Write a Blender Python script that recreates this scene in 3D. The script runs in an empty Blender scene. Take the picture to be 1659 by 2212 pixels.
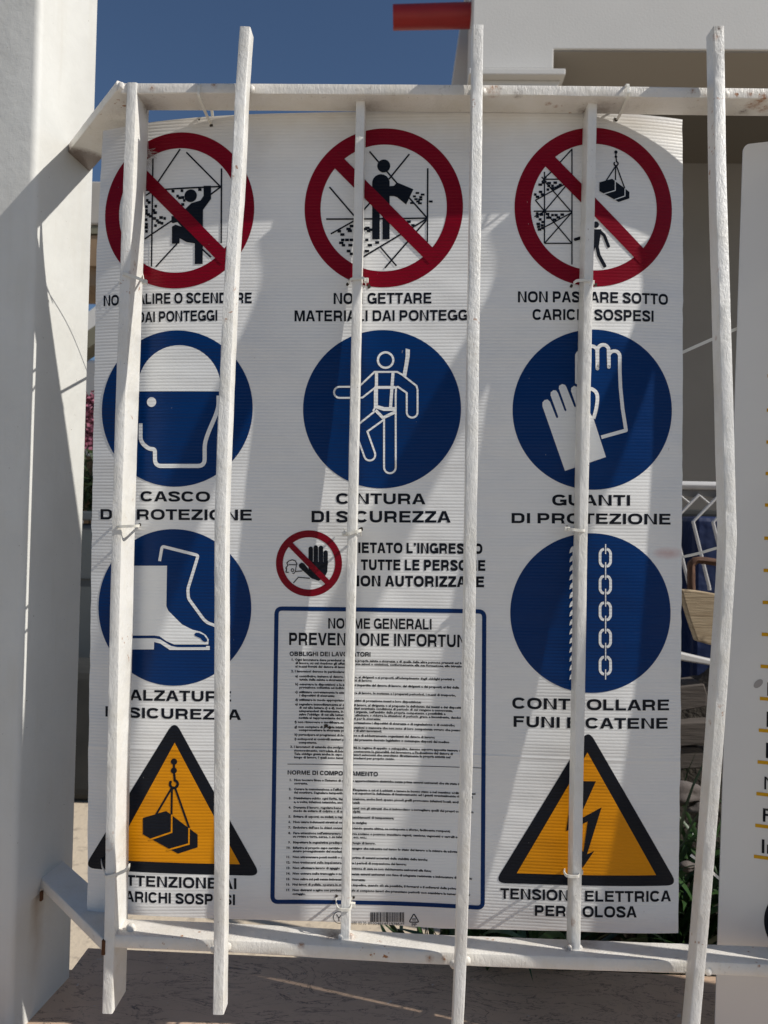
import bpy, bmesh, math, random
import numpy as np
from mathutils import Vector, Matrix

random.seed(7)
S = bpy.context.scene
COL = S.collection

# ------------------------------------------------------------------ camera
ZO = 1.169                       # height of the survey origin above the ground
CP = np.array([0.025859, -1.284398, 0.331031 + ZO])
FPX = 1599.683                   # focal length for a 1659 px wide picture
PITCH, YAW, ROLL = 0.015267, -0.027532, 0.022799


def cam_axes():
    cx, sx, cy, sy, cz, sz = (math.cos(PITCH), math.sin(PITCH), math.cos(YAW), math.sin(YAW),
                              math.cos(ROLL), math.sin(ROLL))
    fwd = np.array([sy * cx, cy * cx, sx])
    right = np.array([cy, -sy, 0.0])
    up = np.cross(right, fwd)
    return right * cz + up * sz, up * cz - right * sz, fwd


RR, UU, FF = cam_axes()
cam_d = bpy.data.cameras.new('camera')
cam = bpy.data.objects.new('camera', cam_d)
COL.objects.link(cam)
m = Matrix(((RR[0], UU[0], -FF[0], CP[0]), (RR[1], UU[1], -FF[1], CP[1]),
            (RR[2], UU[2], -FF[2], CP[2]), (0, 0, 0, 1)))
cam.matrix_world = m
cam_d.sensor_fit = 'HORIZONTAL'
cam_d.sensor_width = 27.0
cam_d.lens = 27.0 * FPX / 1659.0
cam_d.clip_start = 0.02
cam_d.clip_end = 4000
cam_d.dof.use_dof = True
cam_d.dof.focus_distance = 1.24
cam_d.dof.aperture_fstop = 7.0
S.camera = cam

# ------------------------------------------------------------------ light
SUN = Vector((3.55, -1.0, 3.1)).normalized()      # towards the sun
w = bpy.data.worlds.new('World')
S.world = w
w.use_nodes = True
nt = w.node_tree
bg = nt.nodes['Background']
sky = nt.nodes.new('ShaderNodeTexSky')
sky.sky_type = 'NISHITA'
sky.sun_disc = False
sky.sun_elevation = math.asin(SUN.z)
sky.sun_rotation = math.atan2(SUN.x, SUN.y)
sky.altitude = 50
sky.air_density = 1.0
sky.dust_density = 0.6
sky.ozone_density = 5.0
nt.links.new(sky.outputs[0], bg.inputs[0])
bg.inputs[1].default_value = 0.064
sd = bpy.data.lights.new('sun', 'SUN')
sd.energy = 4.1
sd.angle = math.radians(0.55)
sd.color = (1.0, 0.955, 0.88)
sun = bpy.data.objects.new('sun', sd)
COL.objects.link(sun)
sun.rotation_euler = SUN.to_track_quat('Z', 'Y').to_euler()
S.view_settings.view_transform = 'Standard'
S.view_settings.look = 'None'
S.view_settings.exposure = 0.10
S.view_settings.gamma = 1.0
S.view_settings.use_curve_mapping = False


# ------------------------------------------------------------------ survey helpers (photo reading -> point on a known plane)
def ray(px, py):
    return RR * ((px - 829.5) / FPX) - UU * ((py - 1106.0) / FPX) + FF


def onX(px, py, X):
    d = ray(px, py)
    return Vector(CP + d * ((X - CP[0]) / d[0]))


def onY(px, py, Y):
    d = ray(px, py)
    return Vector(CP + d * ((Y - CP[1]) / d[1]))


def onZ(px, py, Z):
    d = ray(px, py)
    return Vector(CP + d * ((Z - CP[2]) / d[2]))


# ------------------------------------------------------------------ object helpers
def prop(o, label=None, cat=None, group=None, kind=None):
    if label: o['label'] = label
    if cat: o['category'] = cat
    if group: o['group'] = group
    if kind: o['kind'] = kind
    return o


def empty(name, loc=(0, 0, 0), **k):
    o = bpy.data.objects.new(name, None)
    o.empty_display_size = 0.1
    COL.objects.link(o)
    o.location = loc
    return prop(o, **k)


def link(name, me, mat=None, parent=None, **k):
    o = bpy.data.objects.new(name, me)
    COL.objects.link(o)
    if mat is not None and len(me.materials) == 0:
        me.materials.append(mat)
    if parent is not None:
        o.parent = parent
        o.matrix_parent_inverse = Matrix.Translation(-parent.location)
    return prop(o, **k)


def bm_obj(name, bm, mat=None, parent=None, smooth=False, **k):
    me = bpy.data.meshes.new(name)
    bm.normal_update()
    bm.to_mesh(me)
    bm.free()
    if smooth:
        for p in me.polygons: p.use_smooth = True
    return link(name, me, mat, parent, **k)


def box_bm(x0, x1, y0, y1, z0, z1, bev=0.0, bm=None, seg=2):
    bm2 = bmesh.new()
    bmesh.ops.create_cube(bm2, size=1.0)
    for v in bm2.verts:
        v.co = Vector((x0 + (v.co.x + .5) * (x1 - x0), y0 + (v.co.y + .5) * (y1 - y0), z0 + (v.co.z + .5) * (z1 - z0)))
    if bev > 0:
        bmesh.ops.bevel(bm2, geom=list(bm2.edges), offset=bev, segments=seg, affect='EDGES', profile=0.5)
    if bm is None:
        return bm2
    me = bpy.data.meshes.new('t'); bm2.to_mesh(me); bm2.free()
    bm.from_mesh(me); bpy.data.meshes.remove(me)
    return bm


def prism_bm(pts, thick_vec, bev=0.0):
    """closed outline of 3-D points pushed along thick_vec"""
    bm = bmesh.new()
    a = [bm.verts.new(p) for p in pts]
    b = [bm.verts.new(Vector(p) + Vector(thick_vec)) for p in pts]
    bm.faces.new(a); bm.faces.new(b[::-1])
    n = len(pts)
    for i in range(n):
        bm.faces.new((a[i], b[i], b[(i + 1) % n], a[(i + 1) % n]))
    bmesh.ops.recalc_face_normals(bm, faces=bm.faces)
    if bev: bmesh.ops.bevel(bm, geom=list(bm.edges), offset=bev, segments=2, affect='EDGES', profile=0.5)
    return bm


def catmull(pts, step):
    P = [Vector(p) for p in pts]
    P = [P[0] * 2 - P[1]] + P + [P[-1] * 2 - P[-2]]
    out = []
    for i in range(1, len(P) - 2):
        n = max(1, int((P[i + 1] - P[i]).length / step))
        for k in range(n):
            t = k / n
            a, b, c, d = P[i - 1], P[i], P[i + 1], P[i + 2]
            out.append(0.5 * ((2 * b) + (c - a) * t + (2 * a - 5 * b + 4 * c - d) * t * t + (3 * b - a - 3 * c + d) * t ** 3))
    out.append(P[-2])
    return out


def bar_bm(path, wid, dep, rad=0.0022, depdir=(0, 1, 0), jit=0.00010, step=0.012, seed=0, smoothpath=True, tilt=(0, 0)):
    """flat or square bar: path runs along the middle of the FRONT face; depth goes along depdir"""
    rnd = random.Random(seed)
    pts = catmull(path, step) if smoothpath else None
    if not smoothpath:
        pts = []
        for a, b in zip(path[:-1], path[1:]):
            n = max(1, int((Vector(b) - Vector(a)).length / step))
            pts += [Vector(a).lerp(Vector(b), k / n) for k in range(n)]
        pts.append(Vector(path[-1]))
    bm = bmesh.new()
    rings = []
    prev = [0.0] * 12
    for i, p in enumerate(pts):
        T = (pts[min(i + 1, len(pts) - 1)] - pts[max(i - 1, 0)]).normalized()
        D = Vector(depdir); D = (D - T * D.dot(T)).normalized()
        W = T.cross(D)
        h = wid / 2
        sec = [(-h + rad, 0), (0, -rad * .12), (h - rad, 0), (h - rad * .3, rad * .3), (h, rad), (h, dep - rad), (h - rad * .3, dep - rad * .3),
               (h - rad, dep), (-h + rad, dep), (-h + rad * .3, dep - rad * .3), (-h, dep - rad), (-h, rad), (-h + rad * .3, rad * .3)]
        ring = []
        if len(prev) != len(sec): prev = [0.0] * len(sec)
        for j, (a, b) in enumerate(sec):
            prev[j] = prev[j] * .8 + rnd.gauss(0, jit)
            a2 = a + (prev[j] if abs(a) > h * .5 else 0); b2 = b + prev[j] * .7
            ring.append(bm.verts.new(p + W * a2 + D * b2))
        rings.append(ring)
    n = len(rings[0])
    for r0, r1 in zip(rings[:-1], rings[1:]):
        for j in range(n):
            bm.faces.new((r0[j], r0[(j + 1) % n], r1[(j + 1) % n], r1[j]))
    bm.faces.new(rings[0][::-1]); bm.faces.new(rings[-1])
    bmesh.ops.recalc_face_normals(bm, faces=bm.faces)
    return bm


def shade_auto(o, ang=40):
    for p in o.data.polygons: p.use_smooth = True
    try:
        o.data.set_sharp_from_angle(angle=math.radians(ang))
    except Exception:
        pass


# ------------------------------------------------------------------ materials
def mat(name, color, rough=0.6, spec=0.35):
    mt = bpy.data.materials.new(name)
    mt.use_nodes = True
    b = mt.node_tree.nodes['Principled BSDF']
    b.inputs['Base Color'].default_value = (*color, 1)
    b.inputs['Roughness'].default_value = rough
    b.inputs['Specular IOR Level'].default_value = spec
    return mt, mt.node_tree, b


def N(t, typ, **kw):
    n = t.nodes.new(typ)
    for k, v in kw.items():
        if hasattr(n, k): setattr(n, k, v)
        else: n.inputs[k].default_value = v
    return n


def tcoord(t, kind='Object', scale=None):
    tc = N(t, 'ShaderNodeTexCoord')
    if scale is None: return tc.outputs[kind]
    mp = N(t, 'ShaderNodeMapping')
    mp.inputs['Scale'].default_value = scale
    t.links.new(tc.outputs[kind], mp.inputs['Vector'])
    return mp.outputs[0]


def noise(t, vec, scale, detail=4, rough=0.55, dist=0.0):
    n = N(t, 'ShaderNodeTexNoise')
    n.inputs['Scale'].default_value = scale
    n.inputs['Detail'].default_value = detail
    n.inputs['Roughness'].default_value = rough
    n.inputs['Distortion'].default_value = dist
    t.links.new(vec, n.inputs['Vector'])
    return n.outputs['Fac']


def ramp(t, fac, stops):
    r = N(t, 'ShaderNodeValToRGB')
    while len(r.color_ramp.elements) < len(stops): r.color_ramp.elements.new(0.5)
    for e, (p, c) in zip(r.color_ramp.elements, stops):
        e.position = p
        e.color = (*c, 1) if len(c) == 3 else c
    t.links.new(fac, r.inputs[0])
    return r.outputs[0]


def mix(t, fac, a, b):
    n = N(t, 'ShaderNodeMix', data_type='RGBA')
    if isinstance(fac, float): n.inputs[0].default_value = fac
    else: t.links.new(fac, n.inputs[0])
    for i, v in ((6, a), (7, b)):
        if isinstance(v, tuple): n.inputs[i].default_value = (*v, 1)
        else: t.links.new(v, n.inputs[i])
    return n.outputs[2]


def bump(t, bsdf, hs, strength=0.5, distance=0.001):
    """hs: list of (socket, distance in metres)"""
    prev = None
    for h, dd in hs:
        b = N(t, 'ShaderNodeBump')
        b.inputs['Strength'].default_value = strength
        b.inputs['Distance'].default_value = dd
        t.links.new(h, b.inputs['Height'])
        if prev is not None: t.links.new(prev, b.inputs['Normal'])
        prev = b.outputs[0]
    t.links.new(prev, bsdf.inputs['Normal'])


def math_n(t, op, a, b=None, c=None):
    n = N(t, 'ShaderNodeMath', operation=op)
    for i, v in enumerate((a, b, c)):
        if v is None: continue
        if isinstance(v, (int, float)): n.inputs[i].default_value = v
        else: t.links.new(v, n.inputs[i])
    return n.outputs[0]


WHITE = (0.75, 0.74, 0.71)


RC, DC = (.30, .12, .035), (.10, .06, .045)
SPOTS = []
for (px_, py_, Y_, r_s, cc_) in ((1620, 203, -.088, .006, RC), (1650, 208, -.088, .008, RC), (1628, 222, -.07, .014, RC), (1652, 232, -.06, .012, RC), (1606, 238, -.05, .008, DC), (1642, 216, -.08, .010, RC),
                              (1066, 194, -.088, .012, RC), (1184, 222, -.065, .006, RC), (1200, 228, -.058, .005, RC), (1497, 196, -.088, .005, RC), (328, 190, -.088, .006, RC), (463, 184, -.088, .006, RC),
                              (1119, 203, -.085, .008, DC), (1260, 238, -.045, .010, DC), (308, 236, -.04, .020, DC), (650, 2042, -.088, .006, RC), (928, 2071, -.088, .007, RC), (960, 2070, -.088, .005, RC), (720, 2024, -.06, .012, DC),
                              (762, 2014, -.06, .010, RC), (1232, 1992, -.068, .008, RC), (1228, 2044, -.066, .010, DC), (1206, 2030, -.06, .008, DC), (1552, 62, -.125, .008, DC), (1546, 80, -.125, .006, RC),
                              (1548, 900, -.19, .005, DC), (1553, 1230, -.19, .004, DC), (1532, 1560, -.17, .005, RC), (1542, 730, -.17, .005, RC), (1560, 700, -.17, .004, RC), (285, 590, -.09, .006, DC), (293, 570, -.07, .006, RC)):
    p_ = onY(px_, py_, Y_); SPOTS.append((p_.x, p_.y, p_.z, r_s, cc_))


def paint_mat(name, base=WHITE, rust=0.5, grime=0.4, rusty_x=False):
    mt, t, b = mat(name, base, 0.42, 0.5)
    v = tcoord(t)
    big = noise(t, v, 9, 4)
    dirt = ramp(t, noise(t, v, 22, 6, .65), [(0.45, (0, 0, 0)), (0.75, (1, 1, 1))])
    c = mix(t, dirt, base, tuple(x * y for x, y in zip(base, (.92, .90, .85))))
    if grime:
        g = ramp(t, noise(t, v, 60, 6, .7), [(0.60, (0, 0, 0)), (0.74, (1, 1, 1))])
        gf = math_n(t, 'MULTIPLY', g, grime)
        c = mix(t, gf, c, (0.30, 0.26, 0.21))
    if rust:
        spn = noise(t, v, 210, 4, .6)
        r1 = noise(t, v, 95, 3, .5)
        r2 = noise(t, v, 6.5, 2, .5)
        if rusty_x:
            sx = N(t, 'ShaderNodeSeparateXYZ'); t.links.new(v, sx.inputs[0])
            r2 = math_n(t, 'ADD', r2, math_n(t, 'MULTIPLY', math_n(t, 'MAXIMUM', math_n(t, 'SUBTRACT', sx.outputs[0], 0.47), 0.0), 1.6))
        rf = math_n(t, 'MULTIPLY', ramp(t, r1, [(0.64, (0, 0, 0)), (0.70, (1, 1, 1))]), ramp(t, r2, [(0.60, (0, 0, 0)), (0.66, (1, 1, 1))]))
        rf = math_n(t, 'MULTIPLY', rf, rust)
        c = mix(t, rf, c, (0.33, 0.13, 0.04))
        for (sx_, sy_, sz_, sr_, col_) in SPOTS:
            vd = N(t, 'ShaderNodeVectorMath', operation='DISTANCE'); t.links.new(v, vd.inputs[0]); vd.inputs[1].default_value = (sx_, sy_, sz_)
            m_ = math_n(t, 'SUBTRACT', 1.25, math_n(t, 'DIVIDE', vd.outputs['Value'], sr_))
            m_ = math_n(t, 'MULTIPLY', math_n(t, 'MAXIMUM', m_, 0.0), math_n(t, 'POWER', math_n(t, 'MULTIPLY', spn, 1.55), 3.0))
            c = mix(t, math_n(t, 'MINIMUM', m_, .9), c, col_)
        r3 = ramp(t, noise(t, v, 260, 2, .5), [(0.74, (0, 0, 0)), (0.77, (1, 1, 1))])
        c = mix(t, math_n(t, 'MULTIPLY', r3, .7), c, (0.16, 0.09, 0.05))
    if rusty_x:
        for (dx, dy, dz_, rr_, am_) in ((-.625, .155, ZO + 1.030, .060, 2.2), (-.425, -.05, ZO + 1.03, .05, .5), (-.05, -.05, ZO + 1.03, .04, .45), (.34, -.05, ZO + 1.03, .045, .5), (-.08, -.05, ZO - .355, .03, .6), (.34, -.05, ZO - .36, .03, .6)):
            vd = N(t, 'ShaderNodeVectorMath', operation='DISTANCE'); t.links.new(v, vd.inputs[0]); vd.inputs[1].default_value = (dx, dy, dz_)
            m_ = math_n(t, 'MAXIMUM', math_n(t, 'SUBTRACT', 1.0, math_n(t, 'DIVIDE', vd.outputs['Value'], rr_)), 0.0)
            m_ = math_n(t, 'MULTIPLY', math_n(t, 'MULTIPLY', m_, 2.2), math_n(t, 'MULTIPLY', noise(t, v, 130, 5, .7), am_))
            c = mix(t, math_n(t, 'MINIMUM', m_, .85), c, (.14, .09, .07))
    t.links.new(c, b.inputs['Base Color'])
    vs = tcoord(t, 'Object', (1, 1, .35))
    bump(t, b, [(noise(t, vs, 320, 5, .66), 0.0011), (noise(t, v, 75, 3, .5), 0.0010)], 1.0)
    return mt


M_BAR = paint_mat('painted_iron', rust=0.8, grime=0.12)
M_RAIL = paint_mat('painted_iron_rail', base=(0.74, 0.71, 0.66), rust=1.0, grime=0.5, rusty_x=True)

# pillar paint
M_PIL, t, b = mat('pillar_paint', (0.74, 0.73, 0.68), 0.55, .3)
v = tcoord(t); v2 = tcoord(t, 'Object', (1, 1, .12))
c = mix(t, ramp(t, noise(t, v, 5, 5), [(.35, (0, 0, 0)), (.75, (1, 1, 1))]), (0.68, 0.68, 0.65), (0.61, 0.605, 0.57))
c = mix(t, ramp(t, noise(t, v2, 30, 4), [(.55, (0, 0, 0)), (.8, (.5, .5, .5))]), c, (0.58, 0.56, 0.50))
c = mix(t, ramp(t, noise(t, v, 160, 2), [(.76, (0, 0, 0)), (.78, (1, 1, 1))]), c, (0.25, 0.22, 0.19))
sx = N(t, 'ShaderNodeSeparateXYZ'); t.links.new(v, sx.inputs[0])
# brown run below the lower bracket
fall = N(t, 'ShaderNodeMapRange'); t.links.new(sx.outputs[2], fall.inputs[0])
fall.inputs[1].default_value = ZO - .56; fall.inputs[2].default_value = ZO - .385
top_ = math_n(t, 'LESS_THAN', sx.outputs[2], ZO - .378)
wob_ = math_n(t, 'MULTIPLY', math_n(t, 'SUBTRACT', noise(t, v, 14, 3), .5), .03)
side = math_n(t, 'SUBTRACT', 1.0, math_n(t, 'MULTIPLY', math_n(t, 'ABSOLUTE', math_n(t, 'ADD', math_n(t, 'SUBTRACT', sx.outputs[1], .093), wob_)), 42.0))
side = math_n(t, 'MAXIMUM', side, 0.0)
rf_ = math_n(t, 'MULTIPLY', math_n(t, 'MULTIPLY', fall.outputs[0], top_), side)
c = mix(t, math_n(t, 'MULTIPLY', rf_, .55), c, (.30, .19, .09))
t.links.new(c, b.inputs['Base Color'])
bump(t, b, [(noise(t, v, 420, 4), 0.0005), (noise(t, v, 25, 3), 0.003)], .6)

# plastic sheet: faint horizontal flutes from the UV (metres)
V_CREASE = []


def flute(t, b, amp=0.0003):
    tc = N(t, 'ShaderNodeTexCoord')
    s = N(t, 'ShaderNodeSeparateXYZ'); t.links.new(tc.outputs['UV'], s.inputs[0])
    ph = math_n(t, 'MULTIPLY', s.outputs[1], 2 * math.pi / 0.0056)
    wob = noise(t, tc.outputs['UV'], 7, 2)
    ph = math_n(t, 'ADD', ph, math_n(t, 'MULTIPLY', wob, 0.8))
    h = math_n(t, 'MULTIPLY', math_n(t, 'ABSOLUTE', math_n(t, 'SINE', math_n(t, 'MULTIPLY', ph, .5))), 1.0)
    am = N(t, 'ShaderNodeMapRange')
    vn = N(t, 'ShaderNodeMapping'); vn.inputs['Scale'].default_value = (1, 2.2, 1); t.links.new(tc.outputs['UV'], vn.inputs[0])
    t.links.new(noise(t, vn.outputs[0], 9, 3), am.inputs[0])
    am.inputs[1].default_value = .3; am.inputs[2].default_value = .7; am.inputs[3].default_value = .72; am.inputs[4].default_value = 1.0
    h = math_n(t, 'MULTIPLY', h, am.outputs[0])
    bp = [(h, amp), (noise(t, vn.outputs[0], 4, 2), 0.012), (noise(t, tc.outputs['UV'], 160, 3), 0.0002)]
    cr = math_n(t, 'ABSOLUTE', math_n(t, 'SUBTRACT', s.outputs[1], math_n(t, 'ADD', -0.062, math_n(t, 'MULTIPLY', s.outputs[0], -0.006))))
    cr = math_n(t, 'MAXIMUM', math_n(t, 'SUBTRACT', 1.0, math_n(t, 'MULTIPLY', cr, 330.0)), 0.0)
    bp.append((cr, 0.0009))
    bump(t, b, bp, 0.8)
    return tc, s


def sheet_mat(name, col, rough=.38, amp=.00038, smudge=False, scuff=True):
    mt, t, b = mat(name, col, rough, .45 if sum(col) > 1 else .15)
    tc, s = flute(t, b, amp)
    uvn = noise(t, tc.outputs['UV'], 5, 5, .6)
    base = mix(t, ramp(t, uvn, [(.35, (0, 0, 0)), (.7, (1, 1, 1))]), col, tuple(x * .93 for x in col))
    if scuff:
        v4 = N(t, 'ShaderNodeMapping'); v4.inputs['Scale'].default_value = (1, .35, 1); v4.inputs['Rotation'].default_value = (0, 0, .8)
        t.links.new(tc.outputs['UV'], v4.inputs[0])
        sc = ramp(t, noise(t, v4.outputs[0], 190, 2), [(.765, (0, 0, 0)), (.79, (1, 1, 1))])
        dst = (.55, .53, .5) if sum(col) < 1.2 else (.35, .31, .27)
        base = mix(t, math_n(t, 'MULTIPLY', sc, .55), base, dst)
    if smudge:
        # browner mottling that grows towards the top edge, and one faint red smear
        dn = N(t, 'ShaderNodeMapRange'); t.links.new(s.outputs[1], dn.inputs[0])
        dn.inputs[1].default_value = .90; dn.inputs[2].default_value = 1.06
        f = math_n(t, 'MULTIPLY', dn.outputs[0], noise(t, tc.outputs['UV'], 14, 5, .6))
        base = mix(t, f, base, (.52, .46, .38))
        du = math_n(t, 'DIVIDE', math_n(t, 'SUBTRACT', s.outputs[0], .978), .030)
        dv = math_n(t, 'DIVIDE', math_n(t, 'SUBTRACT', s.outputs[1], .285), .012)
        rr = math_n(t, 'SQRT', math_n(t, 'ADD', math_n(t, 'MULTIPLY', du, du), math_n(t, 'MULTIPLY', dv, dv)))
        rf = math_n(t, 'MULTIPLY', math_n(t, 'MAXIMUM', math_n(t, 'SUBTRACT', 1.0, rr), 0.0), math_n(t, 'MULTIPLY', noise(t, tc.outputs['UV'], 40, 4), 1.2))
        base = mix(t, rf, base, (.45, .10, .08))
    t.links.new(base, b.inputs['Base Color'])
    return mt


M_SHEET = sheet_mat('white_plastic_sheet', (0.80, 0.80, 0.79), smudge=True)
M_RED = sheet_mat('red_print', (0.20, 0.0008, 0.011), .33)
M_BLUE = sheet_mat('blue_print', (0.0, 0.026, 0.122), .33)
M_ORANGE = sheet_mat('orange_print', (0.70, 0.27, 0.004), .36)
M_BLACK = sheet_mat('black_print', (0.006, 0.008, 0.014), .36)
M_WPRINT = sheet_mat('white_print', (0.78, 0.79, 0.79), .38, scuff=False)
M_SHEET2 = sheet_mat('second_sheet', (0.72, 0.71, 0.69), .42, amp=.00005)
M_YEL = sheet_mat('yellow_print', (0.62, 0.33, 0.01), .42, amp=.00005)

# ------------------------------------------------------------------ safety sign surface
AA = (-0.008565, -0.343207, 0.0264, 2.298148)
BB = (-0.043892, 0.011502, -0.028657, 0.026624, -0.013265, 0.013538, 0.140106)
_u = np.linspace(-0.06, 1.06, 1121)
_th = AA[0] + AA[1] * (_u - .5) + AA[2] * (_u - .5) ** 2 + AA[3] * (_u - .5) ** 3
_cx = np.concatenate([[0], np.cumsum((np.cos(_th[1:]) + np.cos(_th[:-1])) / 2 * np.diff(_u))])
_sx = np.concatenate([[0], np.cumsum((np.sin(_th[1:]) + np.sin(_th[:-1])) / 2 * np.diff(_u))])
_cx -= np.interp(.5, _u, _cx); _sx -= np.interp(.5, _u, _sx)


def SF(u, v, off=0.0):
    d = u - .5
    x = np.interp(u, _u, _cx) + BB[4] * v
    y = np.interp(u, _u, _sx) + BB[0] * v + BB[1] * v * v + BB[2] * d * v + BB[3] * d * v * v + BB[6] * d * d * v
    return np.array([x, y - off, v + BB[5] * d + ZO])


def proj(P):
    q = P - CP
    z = q @ FF
    return 829.5 + FPX * (q @ RR) / z, 1106.0 - FPX * (q @ UU) / z


def uv_of(px, py):
    u, v = (px - 200) / 1260., 1.03 - (py - 240) / 1270.
    for _ in range(6):
        a = proj(SF(u, v)); e = 1e-4
        du = proj(SF(u + e, v)); dv = proj(SF(u, v + e))
        J = np.array([[(du[0] - a[0]) / e, (dv[0] - a[0]) / e], [(du[1] - a[1]) / e, (dv[1] - a[1]) / e]])
        s = np.linalg.solve(J, np.array([px - a[0], py - a[1]]))
        u += s[0]; v += s[1]
    return float(u), float(v)


def tp(i, j, pts):
    """readings in detail view (i, j) of the photograph -> sheet coordinates"""
    return [uv_of(552.98 * i + x * .33333, 552.98 * j + y * .33333) for x, y in pts]


def surf_obj(name, bm, off, mt, parent, k=0, **kw):
    """bm holds flat (u, v, 0) geometry; wrap it onto the sheet"""
    bmesh.ops.triangulate(bm, faces=[f for f in bm.faces if len(f.verts) > 4])
    for _ in range(5):
        le = [e for e in bm.edges if e.calc_length() > .028]
        if not le: break
        bmesh.ops.subdivide_edges(bm, edges=le, cuts=1)
        bmesh.ops.triangulate(bm, faces=[f for f in bm.faces if len(f.verts) > 4])
    uvl = bm.loops.layers.uv.new('UVMap')
    for f in bm.faces:
        if f.normal.z < 0: f.normal_flip()
        for l in f.loops:
            l[uvl].uv = (l.vert.co.x, l.vert.co.y)
    for vv in bm.verts:
        vv.co = Vector(SF(vv.co.x, vv.co.y, off))
    # (u right, v up) seen from -Y is counter-clockwise -> normal faces the viewer
    return bm_obj(name, bm, mt, parent, smooth=True, **kw)


def add_poly(bm, pts):
    vs = [bm.verts.new((x, y, 0)) for x, y in pts]
    e = [bm.edges.new((vs[i], vs[(i + 1) % len(vs)])) for i in range(len(vs))]
    r = bmesh.ops.triangle_fill(bm, use_beauty=True, use_dissolve=False, edges=e)


def add_stroke(bm, pts, wd, cap=False, closed=False, square=True):
    """polyline of constant width as quads with mitred joins"""
    P = [Vector((x, y)) for x, y in pts]
    n = len(P)
    L = []
    for i in range(n):
        if closed: a, c = P[i - 1], P[(i + 1) % n]
        else: a, c = P[max(i - 1, 0)], P[min(i + 1, n - 1)]
        d1 = (P[i] - a); d2 = (c - P[i])
        if d1.length < 1e-9: d1 = d2
        if d2.length < 1e-9: d2 = d1
        d1 = d1.normalized(); d2 = d2.normalized()
        n1 = Vector((-d1.y, d1.x)); n2 = Vector((-d2.y, d2.x))
        mm = n1 + n2
        if mm.length < 1e-6: mm = n1
        mm = mm.normalized()
        k = 1 / max(.45, mm.dot(n1))
        L.append((P[i] + mm * wd / 2 * k, P[i] - mm * wd / 2 * k))
    vs = [(bm.verts.new((*a, 0)), bm.verts.new((*b_, 0))) for a, b_ in L]
    r = range(n) if closed else range(n - 1)
    for i in r:
        j = (i + 1) % n
        bm.faces.new((vs[i][0], vs[i][1], vs[j][1], vs[j][0]))
    if cap:
        for q in (P[0], P[-1]): add_disc(bm, q, wd / 2, 16)


def add_disc(bm, c, r, n=24, ry=None):
    add_poly(bm, [(c[0] + r * math.cos(2 * math.pi * i / n), c[1] + (ry or r) * math.sin(2 * math.pi * i / n)) for i in range(n)])


def smooth2(pts, per=6):
    P = catmull([(x, y, 0) for x, y in pts], 1e-9) if False else None
    Q = [Vector((x, y)) for x, y in pts]
    Q = [Q[0] * 2 - Q[1]] + Q + [Q[-1] * 2 - Q[-2]]
    out = []
    for i in range(1, len(Q) - 2):
        for k in range(per):
            s = k / per
            a, b_, c_, d = Q[i - 1], Q[i], Q[i + 1], Q[i + 2]
            p = 0.5 * ((2 * b_) + (c_ - a) * s + (2 * a - 5 * b_ + 4 * c_ - d) * s * s + (3 * b_ - a - 3 * c_ + d) * s ** 3)
            out.append((p.x, p.y))
    out.append((Q[-2].x, Q[-2].y))
    return out


def fillet(pts, r, closed=False, n=6):
    """round the corners of a polyline"""
    P = [Vector((x, y)) for x, y in pts]
    out = []
    m_ = len(P)
    for i in range(m_):
        if not closed and i in (0, m_ - 1):
            out.append((P[i].x, P[i].y)); continue
        a, b_, c_ = P[i - 1], P[i], P[(i + 1) % m_]
        la, lc = (a - b_).length, (c_ - b_).length
        q = min(r, la * .48, lc * .48)
        s = b_ + (a - b_).normalized() * q
        e = b_ + (c_ - b_).normalized() * q
        for k in range(n + 1):
            tt = k / n
            x = s * (1 - tt) ** 2 + b_ * 2 * tt * (1 - tt) + e * tt * tt
            out.append((x.x, x.y))
    return out


PXM = 1.0 / 1268.0               # one reading pixel on the sheet, metres
L1, L2, L3 = .0004, .0008, .0012

sign = empty('safety_sign', tuple(SF(.5, -.36)), label='large white corrugated safety sign with rows of Italian warning pictograms behind the grille', cat='sign')

# outline of the sheet, read along its edges
TOPR = [(222, 283), (262, 275), (320, 265), (420, 254), (533, 247), (829, 239.5), (1106, 238.5), (1300, 241), (1400, 249), (1474, 258)]
BOTR = [(188.3, 1967), (277, 1975), (553, 1987), (953, 2006), (1223, 2011), (1464.5, 2015.5)]
top = [uv_of(*q) for q in TOPR]; bot = [uv_of(*q) for q in BOTR]
tu = [q[0] for q in top]; tv = [q[1] for q in top]; bu = [q[0] for q in bot]; bv = [q[1] for q in bot]
lft = [uv_of(*q) for q in [(188.3, 1967), (190.7, 1659), (199, 1106), (208.4, 553), (222, 283)]]
rgt = [uv_of(*q) for q in [(1464.5, 2015.5), (1469.5, 1659), (1473, 1106), (1475.4, 553), (1474, 258)]]
bm = bmesh.new()
NU, NV = 60, 84
rnd = random.Random(3)
grid = []
uvs = {}
for layer in (0, 1):
    g = []
    for j in range(NV + 1):
        row = []
        for i in range(NU + 1):
            s = i / NU
            vv0 = -.36 + 1.39 * j / NV
            u0 = np.interp(vv0, [q[1] for q in lft], [q[0] for q in lft]); u1 = np.interp(vv0, [q[1] for q in rgt], [q[0] for q in rgt])
            u = u0 + (u1 - u0) * s
            vt = np.interp(u, tu, tv); vb = np.interp(u, bu, bv)
            vv = vb + (vt - vb) * j / NV
            if i in (0, NU): u += rnd.gauss(0, .0004)
            if layer == 0 or True:
                vx = bm.verts.new(Vector(SF(u, vv, -.004 * layer)))
            uvs[vx] = (u, vv)
            row.append(vx)
        g.append(row)
    grid.append(g)
uvl = bm.loops.layers.uv.new('UVMap')
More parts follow.
